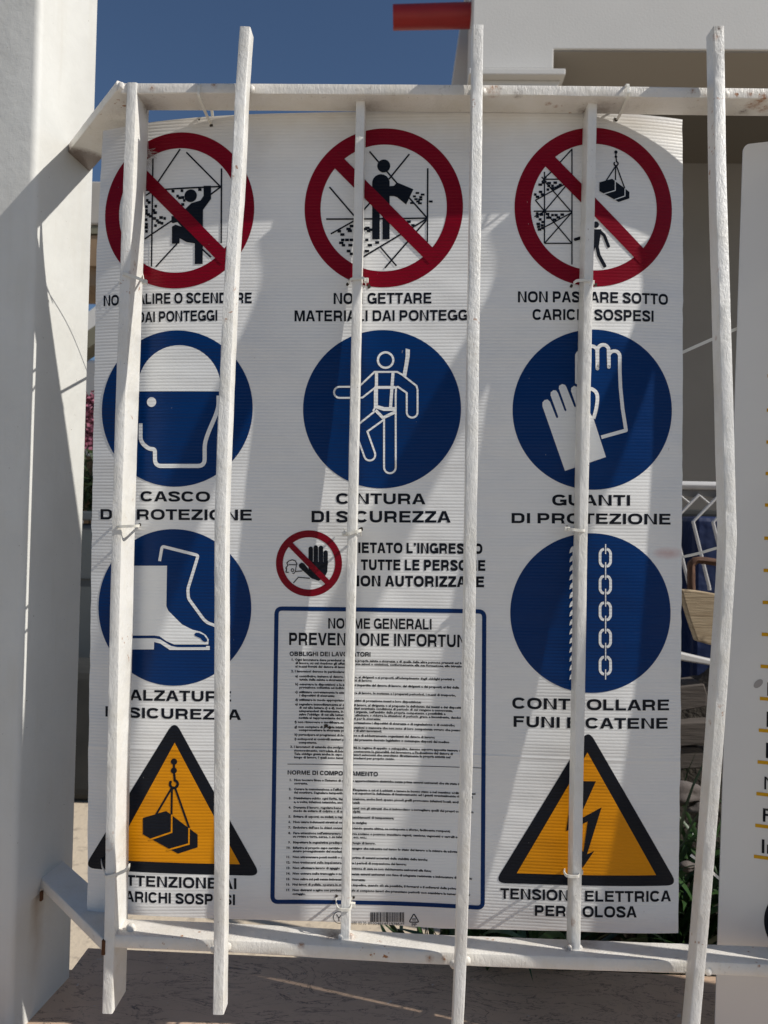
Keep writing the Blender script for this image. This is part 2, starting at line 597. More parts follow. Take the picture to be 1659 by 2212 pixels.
for j in range(NV):
    for i in range(NU):
        a = grid[0]; bm.faces.new((a[j][i], a[j][i + 1], a[j + 1][i + 1], a[j + 1][i]))
        a = grid[1]; bm.faces.new((a[j][i], a[j + 1][i], a[j + 1][i + 1], a[j][i + 1]))
for j in range(NV):
    for i in (0, NU):
        bm.faces.new((grid[0][j][i], grid[0][j + 1][i], grid[1][j + 1][i], grid[1][j][i]))
for i in range(NU):
    for j in (0, NV):
        bm.faces.new((grid[0][j][i], grid[0][j][i + 1], grid[1][j][i + 1], grid[1][j][i]))
for f in bm.faces:
    for l in f.loops: l[uvl].uv = uvs[l.vert]
bmesh.ops.recalc_face_normals(bm, faces=bm.faces)
panel = bm_obj('sheet', bm, M_SHEET, sign)
shade_auto(panel, 30)

U3 = (0.132744, 0.490089, 0.84753)
V3 = (0.869023, 0.526064, 0.182445)
RAD = 0.135211


def disc_bm(c, r, nr=9, na=120):
    bm = bmesh.new()
    ctr = bm.verts.new((c[0], c[1], 0)); prev = None
    for k in range(1, nr + 1):
        ring = [bm.verts.new((c[0] + r * k / nr * math.cos(2 * math.pi * i / na), c[1] + r * k / nr * math.sin(2 * math.pi * i / na), 0)) for i in range(na)]
        for i in range(na):
            if prev is None: bm.faces.new((ctr, ring[i], ring[(i + 1) % na]))
            else: bm.faces.new((prev[i], ring[i], ring[(i + 1) % na], prev[(i + 1) % na]))
        prev = ring
    return bm


def ring_bm(c, r0, r1, na=128):
    bm = bmesh.new()
    pr = None
    rs = [r0, (r0 + r1) / 2, r1]
    rings = [[bm.verts.new((c[0] + r * math.cos(2 * math.pi * i / na), c[1] + r * math.sin(2 * math.pi * i / na), 0)) for i in range(na)] for r in rs]
    for a, b_ in zip(rings[:-1], rings[1:]):
        for i in range(na):
            bm.faces.new((a[i], b_[i], b_[(i + 1) % na], a[(i + 1) % na]))
    return bm


def blocks(bm, i, j, pts, w_=16, h_=14):
    for x, y in pts:
        ww = w_ * random.uniform(.8, 1.2)
        a = tp(i, j, [(x - ww / 2, y - h_ / 2), (x + ww / 2, y - h_ / 2), (x + ww / 2, y + h_ / 2), (x - ww / 2, y + h_ / 2)])
        add_poly(bm, a)


def lines(bm, i, j, segs, wpx):
    for s in segs: add_stroke(bm, tp(i, j, s), wpx / 3 * PXM)


def hook_load(bm, i, j, sc, knob, shank, ring, load, ropes, w_):
    add_disc(bm, tp(i, j, [knob])[0], 11 * sc / 3 * PXM, 16)
    add_stroke(bm, tp(i, j, [knob, shank]), 8 * sc / 3 * PXM)
    if sc < 1.5: add_disc(bm, tp(i, j, [shank])[0], 9 * sc / 3 * PXM, 16)
    cx, cy = ring
    R_ = 13 * sc
    arc = [(cx + R_ * math.cos(a), cy + R_ * math.sin(a)) for a in [math.radians(q) for q in range(-75, 215, 12)]]
    add_stroke(bm, tp(i, j, [shank] + arc[0:1]), 8 * sc / 3 * PXM)
    add_stroke(bm, tp(i, j, arc), 9 * sc / 3 * PXM, cap=True)
    for s in ropes: add_stroke(bm, tp(i, j, s), w_ / 3 * PXM)
    add_poly(bm, tp(i, j, load))


def prohibition(ci, vi):
    c = (U3[ci], V3[vi])
    root = surf_obj('prohibition_symbol', ring_bm(c, RAD * .797, RAD), L1, M_RED, sign)
    bm = bmesh.new()
    q = (RAD - .012) * math.sqrt(.5)
    add_stroke(bm, [(c[0] - q + k * 2 * q / 20, c[1] + q - k * 2 * q / 20) for k in range(21)], 29 * PXM)
    return c, root, bm


# row 1, left: nobody climbs the scaffold
c, root, sl = prohibition(0, 0)
bm = bmesh.new()
lines(bm, 0, 0, [[(1168, 968), (1025, 1180)], [(1208, 988), (1430, 1212)], [(1436, 1093), (1434, 1578)], [(992, 1028), (982, 1728)],
                 [(945, 1234), (1075, 1228), (1430, 1210)], [(1430, 1213), (1365, 1262)], [(945, 1268), (975, 1248)], [(938, 1550), (1120, 1428)],
                 [(1150, 1578), (1010, 1730)], [(1305, 1610), (1368, 1668)]], 10)
add_disc(bm, tp(0, 0, [(1236, 1270)])[0], 42 / 3 * PXM, 28)
add_poly(bm, tp(0, 0, [(1195, 1362), (1240, 1318), (1300, 1300), (1320, 1270), (1320, 1205), (1368, 1205), (1368, 1290), (1316, 1362),
                       (1314, 1712), (1263, 1712), (1263, 1578), (1210, 1570), (1165, 1545), (1163, 1580), (1115, 1580), (1115, 1470), (1138, 1457),
                       (1178, 1470), (1150, 1440), (1120, 1448), (1112, 1440), (1112, 1402), (1150, 1402), (1190, 1440)]))
blocks(bm, 0, 0, [(1122, 1240), (1180, 1237), (1296, 1230), (1152, 1272), (1165, 1283), (1185, 1281), (1195, 1300), (1185, 1326), (955, 1300), (967, 1313),
                  (950, 1340), (1010, 1337), (996, 1365), (1006, 1380), (950, 1366), (950, 1385), (962, 1392), (978, 1402), (1002, 1417), (1020, 1431),
                  (1045, 1411), (1068, 1417), (1032, 1443), (1050, 1448), (1008, 1463), (948, 1425), (950, 1455), (948, 1475), (950, 1500), (930, 1400), (925, 1440)], 20, 18)
surf_obj('pictogram', bm, L2, M_BLACK, root)
surf_obj('slash', sl, L3, M_RED, root)
# row 1, middle: nothing thrown from the scaffold
c, root, sl = prohibition(1, 0)
bm = bmesh.new()
lines(bm, 1, 0, [[(736, 983), (795, 1052)], [(848, 1112), (915, 1190)], [(990, 1280), (1110, 1415)], [(994, 1000), (862, 1162)],
                 [(1113, 1092), (1110, 1572)], [(476, 1213), (640, 1405)], [(455, 1421), (700, 1420), (1110, 1415)], [(485, 1517), (640, 1430)],
                 [(740, 1315), (660, 1405)], [(1105, 1420), (690, 1668)], [(1105, 1428), (985, 1565), (835, 1738)], [(808, 1605), (910, 1724)]], 10)
add_disc(bm, tp(1, 0, [(828, 1077)])[0], 42 / 3 * PXM, 28)
body = [(753, 1552), (753, 1190)] + [(810 + 57 * math.cos(math.radians(a)), 1187 - 57 * math.sin(math.radians(a))) for a in range(170, 9, -20)] + \
       [(866, 1208), (895, 1205), (913, 1183), (1020, 1228), (973, 1327), (915, 1280), (895, 1272), (866, 1272), (866, 1552), (820, 1552), (820, 1385), (802, 1385), (802, 1552)]
add_poly(bm, tp(1, 0, body))
blocks(bm, 1, 0, [(1046, 1252), (1080, 1262), (1027, 1274), (1068, 1279), (1037, 1292), (1065, 1294), (1050, 1307), (1010, 1317), (1062, 1319),
                  (1133, 1307), (1017, 1460)], 24, 13)
blocks(bm, 1, 0, [(600, 1485), (608, 1497), (540, 1500), (560, 1521), (620, 1466), (722, 1478), (706, 1485), (730, 1497), (745, 1490), (562, 1556), (590, 1556),
                  (553, 1575), (567, 1590), (620, 1556), (718, 1556), (612, 1590), (738, 1590), (785, 1573), (718, 1628), (600, 1628), (622, 1646), (990, 1438), (650, 1500), (660, 1540), (665, 1600)], 26, 17)
surf_obj('pictogram', bm, L2, M_BLACK, root)
surf_obj('slash', sl, L3, M_RED, root)
# row 1, right: nobody walks under hanging loads
c, root, sl = prohibition(2, 0)
bm = bmesh.new()
lines(bm, 2, 0, [[(210, 1115), (210, 1578)], [(388, 965), (388, 1715)], [(388, 968), (312, 1052)], [(262, 1108), (205, 1160)], [(205, 1163), (335, 1163)],
                 [(205, 1168), (385, 1375)], [(345, 1210), (210, 1370)], [(150, 1300), (345, 1193)], [(152, 1300), (215, 1375), (385, 1575)],
                 [(140, 1370), (388, 1370)], [(210, 1578), (388, 1578)], [(213, 1575), (385, 1380)], [(145, 1405), (215, 1370)], [(170, 1495), (385, 1380)],
                 [(192, 1148), (222, 1180)], [(222, 1148), (192, 1180)]], 8)
blocks(bm, 2, 0, [(183, 1198), (203, 1185), (185, 1245), (150, 1262), (165, 1277), (197, 1262), (240, 1188), (280, 1185), (238, 1206), (262, 1222), (285, 1217), (262, 1205),
                  (312, 1200), (298, 1210), (232, 1230), (163, 1385), (190, 1392), (165, 1405), (182, 1423), (200, 1440), (230, 1388), (262, 1395), (245, 1412), (285, 1395),
                  (300, 1410), (325, 1392), (170, 1452), (195, 1462), (172, 1470), (198, 1480), (178, 1488), (275, 1425), (230, 1412)], 21, 16)
hook_load(bm, 2, 0, 1.0, (673, 987), (673, 1017), (674, 1062),
          [(566, 1183), (648, 1160), (760, 1245), (760, 1287), (690, 1310), (566, 1240)],
          [[(670, 1080), (610, 1172)], [(671, 1080), (670, 1170)], [(678, 1080), (731, 1225)]], 8)
add_disc(bm, tp(2, 0, [(542, 1457)])[0], 21 / 3 * PXM, 20)
add_poly(bm, tp(2, 0, [(515, 1487), (578, 1487), (562, 1600), (520, 1610)]))
add_stroke(bm, tp(2, 0, [(568, 1498), (598, 1528), (625, 1597)]), 20 / 3 * PXM, cap=True)
add_stroke(bm, tp(2, 0, [(525, 1505), (470, 1535), (410, 1553)]), 20 / 3 * PXM, cap=True)
add_stroke(bm, tp(2, 0, [(548, 1590), (562, 1655), (600, 1724)]), 23 / 3 * PXM, cap=True)
add_stroke(bm, tp(2, 0, [(532, 1590), (505, 1660), (480, 1720)]), 23 / 3 * PXM, cap=True)
surf_obj('pictogram', bm, L2, M_BLACK, root)
surf_obj('slash', sl, L3, M_RED, root)
bm = bmesh.new()
lines(bm, 2, 0, [[(668, 1168), (668, 1236), (588, 1260)], [(731, 1222), (731, 1272), (662, 1296)]], 6)
surf_obj('load_gap', bm, L3, M_WPRINT, root)


def mandatory(ci, vi):
    c = (U3[ci], V3[vi])
    return c, surf_obj('mandatory_symbol', disc_bm(c, RAD), L1, M_BLUE, sign)


# row 2, left: helmet
c, root = mandatory(0, 1)
bm = bmesh.new()
dome = [(895, 878)] + [(1163 + 268 * math.cos(math.radians(a)), 852 - 273 * math.sin(math.radians(a))) for a in range(180, -1, -6)] + [(1431, 878)]
add_poly(bm, tp(0, 1, dome))
add_disc(bm, tp(0, 1, [(983, 947)])[0], 32 / 3 * PXM, 28)
add_stroke(bm, fillet(tp(0, 1, [(912, 1085), (912, 1190), (930, 1222), (968, 1250), (1005, 1252), (1005, 1361), (1327, 1361), (1327, 1215), (1350, 1145), (1400, 1030), (1417, 975), (1417, 905)]), .012), 27 / 3 * PXM)
surf_obj('pictogram', bm, L2, M_WPRINT, root)
# row 2, middle: harness
c, root = mandatory(1, 1)
bm = bmesh.new()
WS = 12 / 3 * PXM
arc = lambda cx, cy, r, a0, a1, st=15: [(cx + r * math.cos(math.radians(a)), cy + r * math.sin(math.radians(a))) for a in range(a0, a1, st if a1 > a0 else -st)]
add_stroke(bm, tp(1, 1, arc(840, 675, 50, 0, 360)), 14 / 3 * PXM, closed=True)
add_stroke(bm, tp(1, 1, [(760, 1005), (770, 985), (770, 855), (690, 918), (640, 920), (545, 920)] + arc(542, 884, 36, 90, 271, 18) + [(640, 848), (672, 843), (768, 752), (915, 752), (945, 768), (1040, 842), (1047, 868), (1047, 1010)] +
                    arc(1012, 1013, 35, 0, 181, 18) + [(977, 888), (920, 848), (908, 852), (905, 900), (906, 1370)] + arc(868, 1370, 38, 0, 181, 18) + [(830, 1060), (722, 1138), (772, 1278)] +
                    arc(737, 1290, 36, -18, 163, 18) + [(668, 1205), (640, 1120), (672, 1085), (768, 1008)]), WS)
lines(bm, 1, 1, [[(781, 758), (780, 975)], [(888, 758), (872, 985)]], 20)
lines(bm, 1, 1, [[(768, 852), (903, 852)]], 19)
lines(bm, 1, 1, [[(775, 975), (830, 992), (908, 992)]], 24)
lines(bm, 1, 1, [[(775, 1000), (826, 1052)], [(905, 1010), (822, 1050)]], 20)
add_poly(bm, tp(1, 1, [(970, 600), (997, 607), (996, 650), (986, 710), (973, 786), (950, 768), (962, 705), (970, 650)]))
surf_obj('pictogram', bm, L2, M_WPRINT, root)
# row 2, right: gloves
c, root = mandatory(2, 1)
bm = bmesh.new()
WG = 23 / 3 * PXM
st = tp(2, 1, [(553, 730)])[0]
add_stroke(bm, tp(2, 1, [(420, 820), (420, 660)] + arc(452, 650, 32, 180, 271, 18) + [(482, 640), (488, 615)] + arc(516, 622, 37, 200, 360, 18) + [(553, 730)]), WG, cap=True)
add_stroke(bm, tp(2, 1, [(553, 730), (553, 620)] + arc(590, 613, 37, 180, 360, 18) + [(627, 720)]), WG, cap=True)
add_stroke(bm, tp(2, 1, [(627, 720), (627, 655)] + arc(662, 652, 36, 190, 360, 18) + [(698, 750), (702, 850), (716, 990), (738, 1130)]), WG, cap=True)
add_stroke(bm, tp(2, 1, [(738, 1130), (578, 1175)]), WG)
add_stroke(bm, smooth2(tp(2, 1, [(485, 866), (515, 862), (545, 885), (553, 925), (545, 990), (528, 1055)])), WG)
glv = [(197, 975), (197, 950), (210, 934), (230, 930), (246, 945), (285, 1045), (291, 1052), (299, 1046), (297, 1035), (250, 905), (250, 885), (268, 870), (285, 872), (297, 888),
       (339, 1000), (346, 1007), (353, 1000), (303, 860), (305, 842), (325, 830), (343, 836), (352, 850), (402, 975), (409, 982), (414, 975), (412, 962), (382, 875), (384, 855), (402, 842), (424, 850),
       (440, 880), (478, 985), (500, 1010), (528, 1055), (608, 1303), (343, 1393)]
add_poly(bm, tp(2, 1, glv))
surf_obj('pictogram', bm, L2, M_WPRINT, root)
# row 3, left: boots
c, root = mandatory(0, 2)
bm = bmesh.new()
add_poly(bm, tp(0, 2, [(770, 348), (1083, 348), (1079, 610), (1092, 640), (1180, 728), (1250, 763), (1300, 775), (1335, 797), (1353, 825), (1351, 858), (1130, 858), (1080, 837),
                       (1035, 805), (1000, 800), (770, 800)]))
add_poly(bm, tp(0, 2, [(770, 818), (1000, 818), (1040, 825), (1110, 868), (1150, 876), (1335, 876), (1337, 868), (1360, 868), (1360, 893), (1100, 893), (1040, 852), (1000, 842), (998, 890), (770, 890)]))
add_stroke(bm, fillet(tp(0, 2, [(1035, 318), (1052, 222), (1285, 281), (1218, 500), (1222, 560), (1320, 695), (1345, 717), (1400, 738)]), .004), 20 / 3 * PXM)
pk = surf_obj('pictogram', bm, L2, M_WPRINT, root)
bm = bmesh.new()
add_poly(bm, tp(0, 2, [(1260, 792), (1268, 782), (1290, 782), (1322, 797), (1342, 822), (1345, 838), (1332, 842), (1318, 838), (1300, 818), (1265, 802)]))
surf_obj('toe_cap', bm, L3, M_BLUE, root)
# row 3, right: rope and chain
c, root = mandatory(2, 2)
bm = bmesh.new()
poly = []
y = 222
while y < 1095:
    poly += [(392, y), (383, y + 8), (376, y + 20), (371, y + 46), (384, y + 40), (392, y + 34)]
    y += 58.5
poly += [(392, 1100), (440, 1110)]
while y > 250:
    poly += [(448, y), (440, y - 30)]
    y -= 58.5
add_poly(bm, tp(2, 2, poly + [(440, 222)]))
surf_obj('rope', bm, L2, M_WPRINT, root)
for cy in (296, 471, 643, 819, 995):
    bm = bmesh.new()
    for sg in (-1, 1):
        pl = [(604 + sg * 8, cy - 55), (604 + sg * 20, cy - 53), (604 + sg * 34, cy - 34), (604 + sg * 34, cy + 34), (604 + sg * 20, cy + 53), (604 + sg * 8, cy + 55)]
        add_stroke(bm, fillet(tp(2, 2, pl), .006), 17 / 3 * PXM)
    surf_obj('chain_link', bm, L2, M_WPRINT, root)
bm = bmesh.new()
for a, b_ in ((208, 272), (325, 438), (497, 612), (672, 787), (848, 962), (1020, 1085)):
    add_stroke(bm, tp(2, 2, [(606, a), (606, b_)]), 7 / 3 * PXM)
surf_obj('chain_edge', bm, L2, M_WPRINT, root)


# row 4: warning triangles
def triangle(out_px, in_px, rr):
    bm = bmesh.new()
    add_poly(bm, fillet([uv_of(*q) for q in out_px], rr, closed=True, n=8))
    r = surf_obj('warning_symbol', bm, L1, M_BLACK, sign)
    bm = bmesh.new()
    add_poly(bm, [uv_of(*q) for q in in_px])
    surf_obj('triangle_field', bm, L2, M_ORANGE, r)
    return r


root = triangle([(377.3, 1555), (182, 1874), (564, 1892)], [(377.7, 1604), (240, 1856.5), (518.5, 1866.5)], .020)
bm = bmesh.new()
hook_load(bm, 0, 3, 1.9, (1129, -42), (1128, 18), (1128, 103), [(928, 322), (1078, 277), (1282, 430), (1282, 512), (1155, 553), (928, 428)],
          [[(1112, 132), (1012, 302)], [(1116, 132), (1113, 300)], [(1138, 132), (1228, 388)]], 13)
add_disc(bm, tp(0, 3, [(1128, 15)])[0], 20 / 3 * PXM, 20)
surf_obj('pictogram', bm, L3, M_BLACK, root)
bm = bmesh.new()
lines(bm, 0, 3, [[(1115, 300), (1114, 414), (970, 463)], [(1227, 386), (1226, 490), (1085, 530)]], 10)
surf_obj('load_gap', bm, L3 + .0004, M_ORANGE, root)
root = triangle([(1270.3, 1575), (1068, 1907), (1464, 1912)], [(1268.7, 1625), (1116, 1886), (1417, 1890)], .020)
bm = bmesh.new()
add_poly(bm, tp(2, 3, [(400, 83), (543, 85), (455, 278), (453, 322), (580, 253), (485, 558), (532, 536), (455, 648), (440, 530), (462, 540), (490, 345), (350, 408)]))
surf_obj('pictogram', bm, L3, M_BLACK, root)

# small no-entry symbol
c0 = uv_of(667.5, 1217)
root = surf_obj('prohibition_symbol', ring_bm(c0, .0450, .0570), L1, M_RED, sign)
bm = bmesh.new()
for pts_, wd in (([(355, 238), (355, 335)], 29), ([(388, 230), (388, 330)], 29), ([(421, 232), (421, 330)], 29), ([(452, 262), (452, 340)], 28)):
    add_stroke(bm, tp(1, 2, pts_), wd / 3 * PXM, cap=True)
add_poly(bm, tp(1, 2, [(341, 322), (466, 325), (462, 390), (440, 430), (405, 446), (360, 430), (280, 358), (278, 342), (292, 328), (312, 334), (341, 372)]))
lines(bm, 1, 2, [[(243, 460), (275, 423), (350, 430)], [(258, 386), (302, 382)]], 6)
hd = [(212, 392), (194, 390), (200, 368), (193, 364), (207, 345), (200, 330), (212, 318), (235, 310), (255, 316), (266, 338), (262, 342), (212, 342)]
add_stroke(bm, tp(1, 2, hd), 6 / 3 * PXM)
add_stroke(bm, tp(1, 2, [(262, 345), (256, 385), (245, 400), (236, 395)]), 5 / 3 * PXM)
add_stroke(bm, tp(1, 2, arc(237, 377, 9, 0, 360, 30)), 5 / 3 * PXM, closed=True)
surf_obj('pictogram', bm, L2, M_BLACK, root)
bm = bmesh.new()
q = .0480 * math.sqrt(.5)
add_stroke(bm, [(c0[0] - q + k * q / 4, c0[1] + q - k * q / 4) for k in range(9)], .0098)
surf_obj('slash', bm, L3, M_RED, root)

# notice frame
fr = [uv_of(*q) for q in ((597.5, 1314.5), (1046, 1321), (1042.5, 1961), (588.5, 1948))]
bm = bmesh.new()
add_stroke(bm, fillet(fr, .010, closed=True), 9.3 * PXM, closed=True)
notice = surf_obj('notice_frame', bm, L1, M_BLUE, sign)
bm = bmesh.new()
add_stroke(bm, [uv_of(*q) for q in ((621, 1650.5), (1041, 1659))], 1.4 * PXM)
surf_obj('divider', bm, L1, M_BLACK, notice)


# ------------------------------------------------------------------ lettering
def text_mesh(s, offset=0.0, res=4, space=1.0):
    cu = bpy.data.curves.new('t', 'FONT')
    cu.body = s
    cu.size = 1.0
    cu.resolution_u = res
    cu.offset = offset
    cu.space_character = space
    ob = bpy.data.objects.new('t', cu)
    COL.objects.link(ob)
    dg = bpy.context.evaluated_depsgraph_get()
    me = bpy.data.meshes.new_from_object(ob.evaluated_get(dg))
    bpy.data.objects.remove(ob); bpy.data.curves.remove(cu)
    return me


def bil(q, s, t_):
    return ((q[0][0] * (1 - s) + q[1][0] * s) * (1 - t_) + (q[3][0] * (1 - s) + q[2][0] * s) * t_,
            (q[0][1] * (1 - s) + q[1][1] * s) * (1 - t_) + (q[3][1] * (1 - s) + q[2][1] * s) * t_)


CAP = 0.729


def sup(cx, cy, a, b_, t0, t1, n=28, e=2.5):
    out = []
    for i in range(n + 1):
        t_ = math.radians(t0 + (t1 - t0) * i / n)
        c_, s_ = math.cos(t_), math.sin(t_)
        out.append((cx + a * math.copysign(abs(c_) ** (2 / e), c_), cy + b_ * math.copysign(abs(s_) ** (2 / e), s_)))
    return out


WID = dict(A=.98, B=.90, C=.96, D=.92, E=.82, F=.76, G=1.0, H=.90, I=.20, L=.74, M=1.10, N=.92, O=1.04, P=.84, R=.92, S=.88, T=.84, U=.90, V=.94, Z=.84)
BEAR = dict(A=.02, T=.03, V=.02, L=.07, O=.05, C=.05, G=.05, S=.05, Z=.04)


def caps_bm(text, w=.19):
    """grotesque capitals drawn as strokes, cap height 1"""
    bm = bmesh.new(); X = 0.0
    for ch in text:
        if ch == ' ': X += .36; continue
        if ch == "'":
            X += .06; add_poly(bm, [(X, 1), (X + w * 1.0, 1), (X + w * 1.0, .80), (X + w * .35, .64), (X + w * .1, .66), (X + w * .5, .78), (X, .78)]); X += w + .06; continue
        W = WID[ch]; b0 = BEAR.get(ch, .085); X += b0; h = w / 2
        if ch == 'I': W = w
        S_ = lambda pts, **k: add_stroke(bm, [(X + x, y) for x, y in pts], w, **k)
        T_ = lambda pts: add_stroke(bm, [(X + x, y) for x, y in pts], w * .88)
        Q_ = lambda pts: add_poly(bm, [(X + x, y) for x, y in pts])
        k = w * .44
        if ch in 'BDEFHILPRN': S_([(h, 0), (h, 1)])
        if ch in 'EF':
            T_([(w, 1 - k), (W, 1 - k)]); T_([(w, .53), (W * .93, .53)])
            if ch == 'E': T_([(w, k), (W + .01, k)])
        elif ch == 'L': T_([(w, k), (W, k)])
        elif ch == 'H': S_([(W - h, 0), (W - h, 1)]); T_([(w, .52), (W - w, .52)])
        elif ch == 'T': S_([(W / 2, 0), (W / 2, 1 - 2 * k)]); T_([(0, 1 - k), (W, 1 - k)])
        elif ch == 'N': S_([(W - h, 0), (W - h, 1)]); Q_([(w * .98, 1), (w * 1.1, 1), (W - w * .98, .16), (W - w * .98, 0), (W - w * 1.1, 0), (w * .98, .84)])
        elif ch == 'M':
            S_([(h, 0), (h, 1)]); S_([(W - h, 0), (W - h, 1)])
            Q_([(w * .98, 1), (w * 1.35, 1), (W / 2, .26), (W - w * 1.35, 1), (W - w * .98, 1), (W - w * .98, .72), (W / 2 + w * .42, 0), (W / 2 - w * .42, 0), (w * .98, .72)])
        elif ch == 'A':
            Q_([(0, 0), (w * 1.08, 0), (W / 2, .78), (W - w * 1.08, 0), (W, 0), (W / 2 + w * .62, 1), (W / 2 - w * .62, 1)])
            Q_([(W * .27, .22), (W * .73, .22), (W * .655, .385), (W * .345, .385)])
        elif ch == 'V': Q_([(0, 1), (w * 1.08, 1), (W / 2, .24), (W - w * 1.08, 1), (W, 1), (W / 2 + w * .6, 0), (W / 2 - w * .6, 0)])
        elif ch == 'Z': T_([(0.02, 1 - k), (W - .02, 1 - k)]); T_([(0, k), (W, k)]); Q_([(0, 2 * k), (w * 1.45, 2 * k), (W - .02, 1 - 2 * k), (W - w * 1.45, 1 - 2 * k)])
        elif ch == 'D': S_(fillet([(w, 1 - h), (W - h, 1 - h), (W - h, h), (w, h)], .40, n=10))
        elif ch in 'PR':
            S_(fillet([(w, 1 - h), (W - h - (.02 if ch == 'R' else 0), 1 - h), (W - h - (.02 if ch == 'R' else 0), .42), (w, .42)], .24, n=8))
            if ch == 'R': Q_([(W * .60, .45), (W * .78, .42), (W * .86, .36), (W * .93, .26), (W * .95, .08), (W, 0), (W - w * 1.1, 0), (W * .74, .10), (W * .72, .24), (W * .66, .34), (W * .5, .36), (W * .5, .45)])
        elif ch == 'B':
            S_(fillet([(w, 1 - h), (W - h - .04, 1 - h), (W - h - .04, .53), (w, .53)], .2, n=8)); S_(fillet([(w, .53), (W - h, .53), (W - h, h), (w, h)], .22, n=8))
        elif ch == 'U': S_(fillet([(h, 1), (h, h - .01), (W - h, h - .01), (W - h, 1)], .36, n=10))
        elif ch == 'O': S_(sup(W / 2, .5, W / 2 - h, .51 - h, 0, 354, 40), closed=True)
        elif ch == 'C': S_(sup(W / 2, .5, W / 2 - h, .51 - h, 34, 326, 34))
        elif ch == 'G': S_(sup(W / 2, .5, W / 2 - h, .51 - h, 36, 318, 34)); S_([(W * .55, .44), (W - h, .44), (W - h, .02)])
        elif ch == 'S': S_(smooth2([(W - h - .01, .69), (W - h - .05, .82), (W / 2 + .02, 1 - h + .01), (h + .06, .84), (h + .03, .71), (h + .14, .60), (W / 2, .53), (W - h - .12, .43), (W - h, .29), (W - h - .07, .14), (W / 2, h - .01), (h + .07, .13), (h, .31)], 5))
        X += W + b0
    return bm


def caption(s, xl, xr, tl, bl, tr, br, parent, name='caption', offset=.028, mt=None, **k):
    """fit lettering between measured left/right ends and cap/base lines (reading pixels)"""
    if all(c_ in WID or c_ in " '" for c_ in s):
        bm = caps_bm(s, .165 + offset * 1.7)
        lo, hi = 0.0, 1.0
    else:
        me = text_mesh(s, offset)
        bm = bmesh.new(); bm.from_mesh(me); bpy.data.meshes.remove(me)
        lo, hi = -offset, CAP + offset
    xs = [v_.co.x for v_ in bm.verts]
    x0, x1 = min(xs), max(xs)
    q = [uv_of(xl, bl), uv_of(xr, br), uv_of(xr, tr), uv_of(xl, tl)]
    for v_ in bm.verts:
        u, vv = bil(q, (v_.co.x - x0) / (x1 - x0), (v_.co.y - lo) / (hi - lo))
        v_.co = Vector((u, vv, 0))
    bmesh.ops.dissolve_degenerate(bm, dist=1e-7, edges=bm.edges)
    return surf_obj(name, bm, L1, mt or M_BLACK, parent, **k)


for a in [("NON SALIRE O SCENDERE", 224, 544, 638.7, 661.7, 632, 655.3), ("DAI PONTEGGI", 297, 469.5, 674.7, 697.5, 669.7, 693),
          ("NON GETTARE", 720.7, 932, 633, 657, 632, 655.7), ("MATERIALI DAI PONTEGGI", 636.3, 1018, 670.7, 694.3, 669, 692),
          ("NON PASSARE SOTTO", 1118.7, 1442.7, 629.5, 653.4, 635.7, 659), ("CARICHI SOSPESI", 1150.3, 1411.7, 668, 691.3, 671.3, 695.3),
          ("CASCO", 303.7, 453.7, 1061, 1083, 1062, 1084), ("DI PROTEZIONE", 217.3, 544, 1099.7, 1122, 1101, 1124.3),
          ("CINTURA", 726.3, 919, 1065.5, 1088.5, 1066.3, 1089.5), ("DI SICUREZZA", 673, 973.7, 1103.5, 1128.3, 1104, 1129),
          ("GUANTI", 1192.7, 1361, 1068.5, 1092, 1069.5, 1092.5), ("DI PROTEZIONE", 1105, 1448.3, 1108.3, 1130, 1110, 1133.3),
          ("CALZATURE", 252, 499.3, 1488.3, 1511.7, 1493.3, 1515.3), ("DI SICUREZZA", 228, 520.7, 1525.3, 1547.7, 1532.7, 1555.3),
          ("ATTENZIONE AI", 249, 510.7, 1888, 1911, 1897, 1920.7), ("CARICHI SOSPESI", 250, 507.7, 1922.5, 1945.5, 1932, 1955),
          ("CONTROLLARE", 1106.5, 1445.3, 1506.5, 1530.5, 1511, 1534.3), ("FUNI E CATENE", 1109.3, 1442, 1546.5, 1570, 1551, 1573.7),
          ("TENSIONE ELETTRICA", 1080.7, 1449.3, 1918.3, 1941.3, 1923.3, 1946.7), ("PERICOLOSA", 1155.3, 1375.3, 1955, 1978, 1957.3, 1981.7)]:
    caption(*a, sign, offset=.034 if a[2] - a[1] < 400 else .03)
for a in [("VIETATO L'INGRESSO", 755, 1042, 1171.5, 1194.5, 1174.3, 1196.7), ("A TUTTE LE PERSONE", 754, 1048.3, 1208.3, 1231.5, 1210, 1233.3),
          ("NON AUTORIZZATE", 757, 1045.7, 1243, 1266.5, 1245.3, 1268.7)]:
    caption(*a, sign, offset=.055)
caption("NORME GENERALI", 709, 932.3, 1335.3, 1357.7, 1337, 1360, notice, name='heading', offset=.03)
caption("PREVENZIONE INFORTUNI", 624.7, 1015, 1366.5, 1393.3, 1371.7, 1398.7, notice, name='heading', offset=.03)
caption("OBBLIGHI DEI LAVORATORI", 625.7, 800.3, 1407.5, 1417.0, 1408.7, 1418.5, notice, name='heading', offset=.04)
caption("NORME DI COMPORTAMENTO", 621.3, 816.3, 1664, 1673, 1667.5, 1677, notice, name='heading', offset=.04)

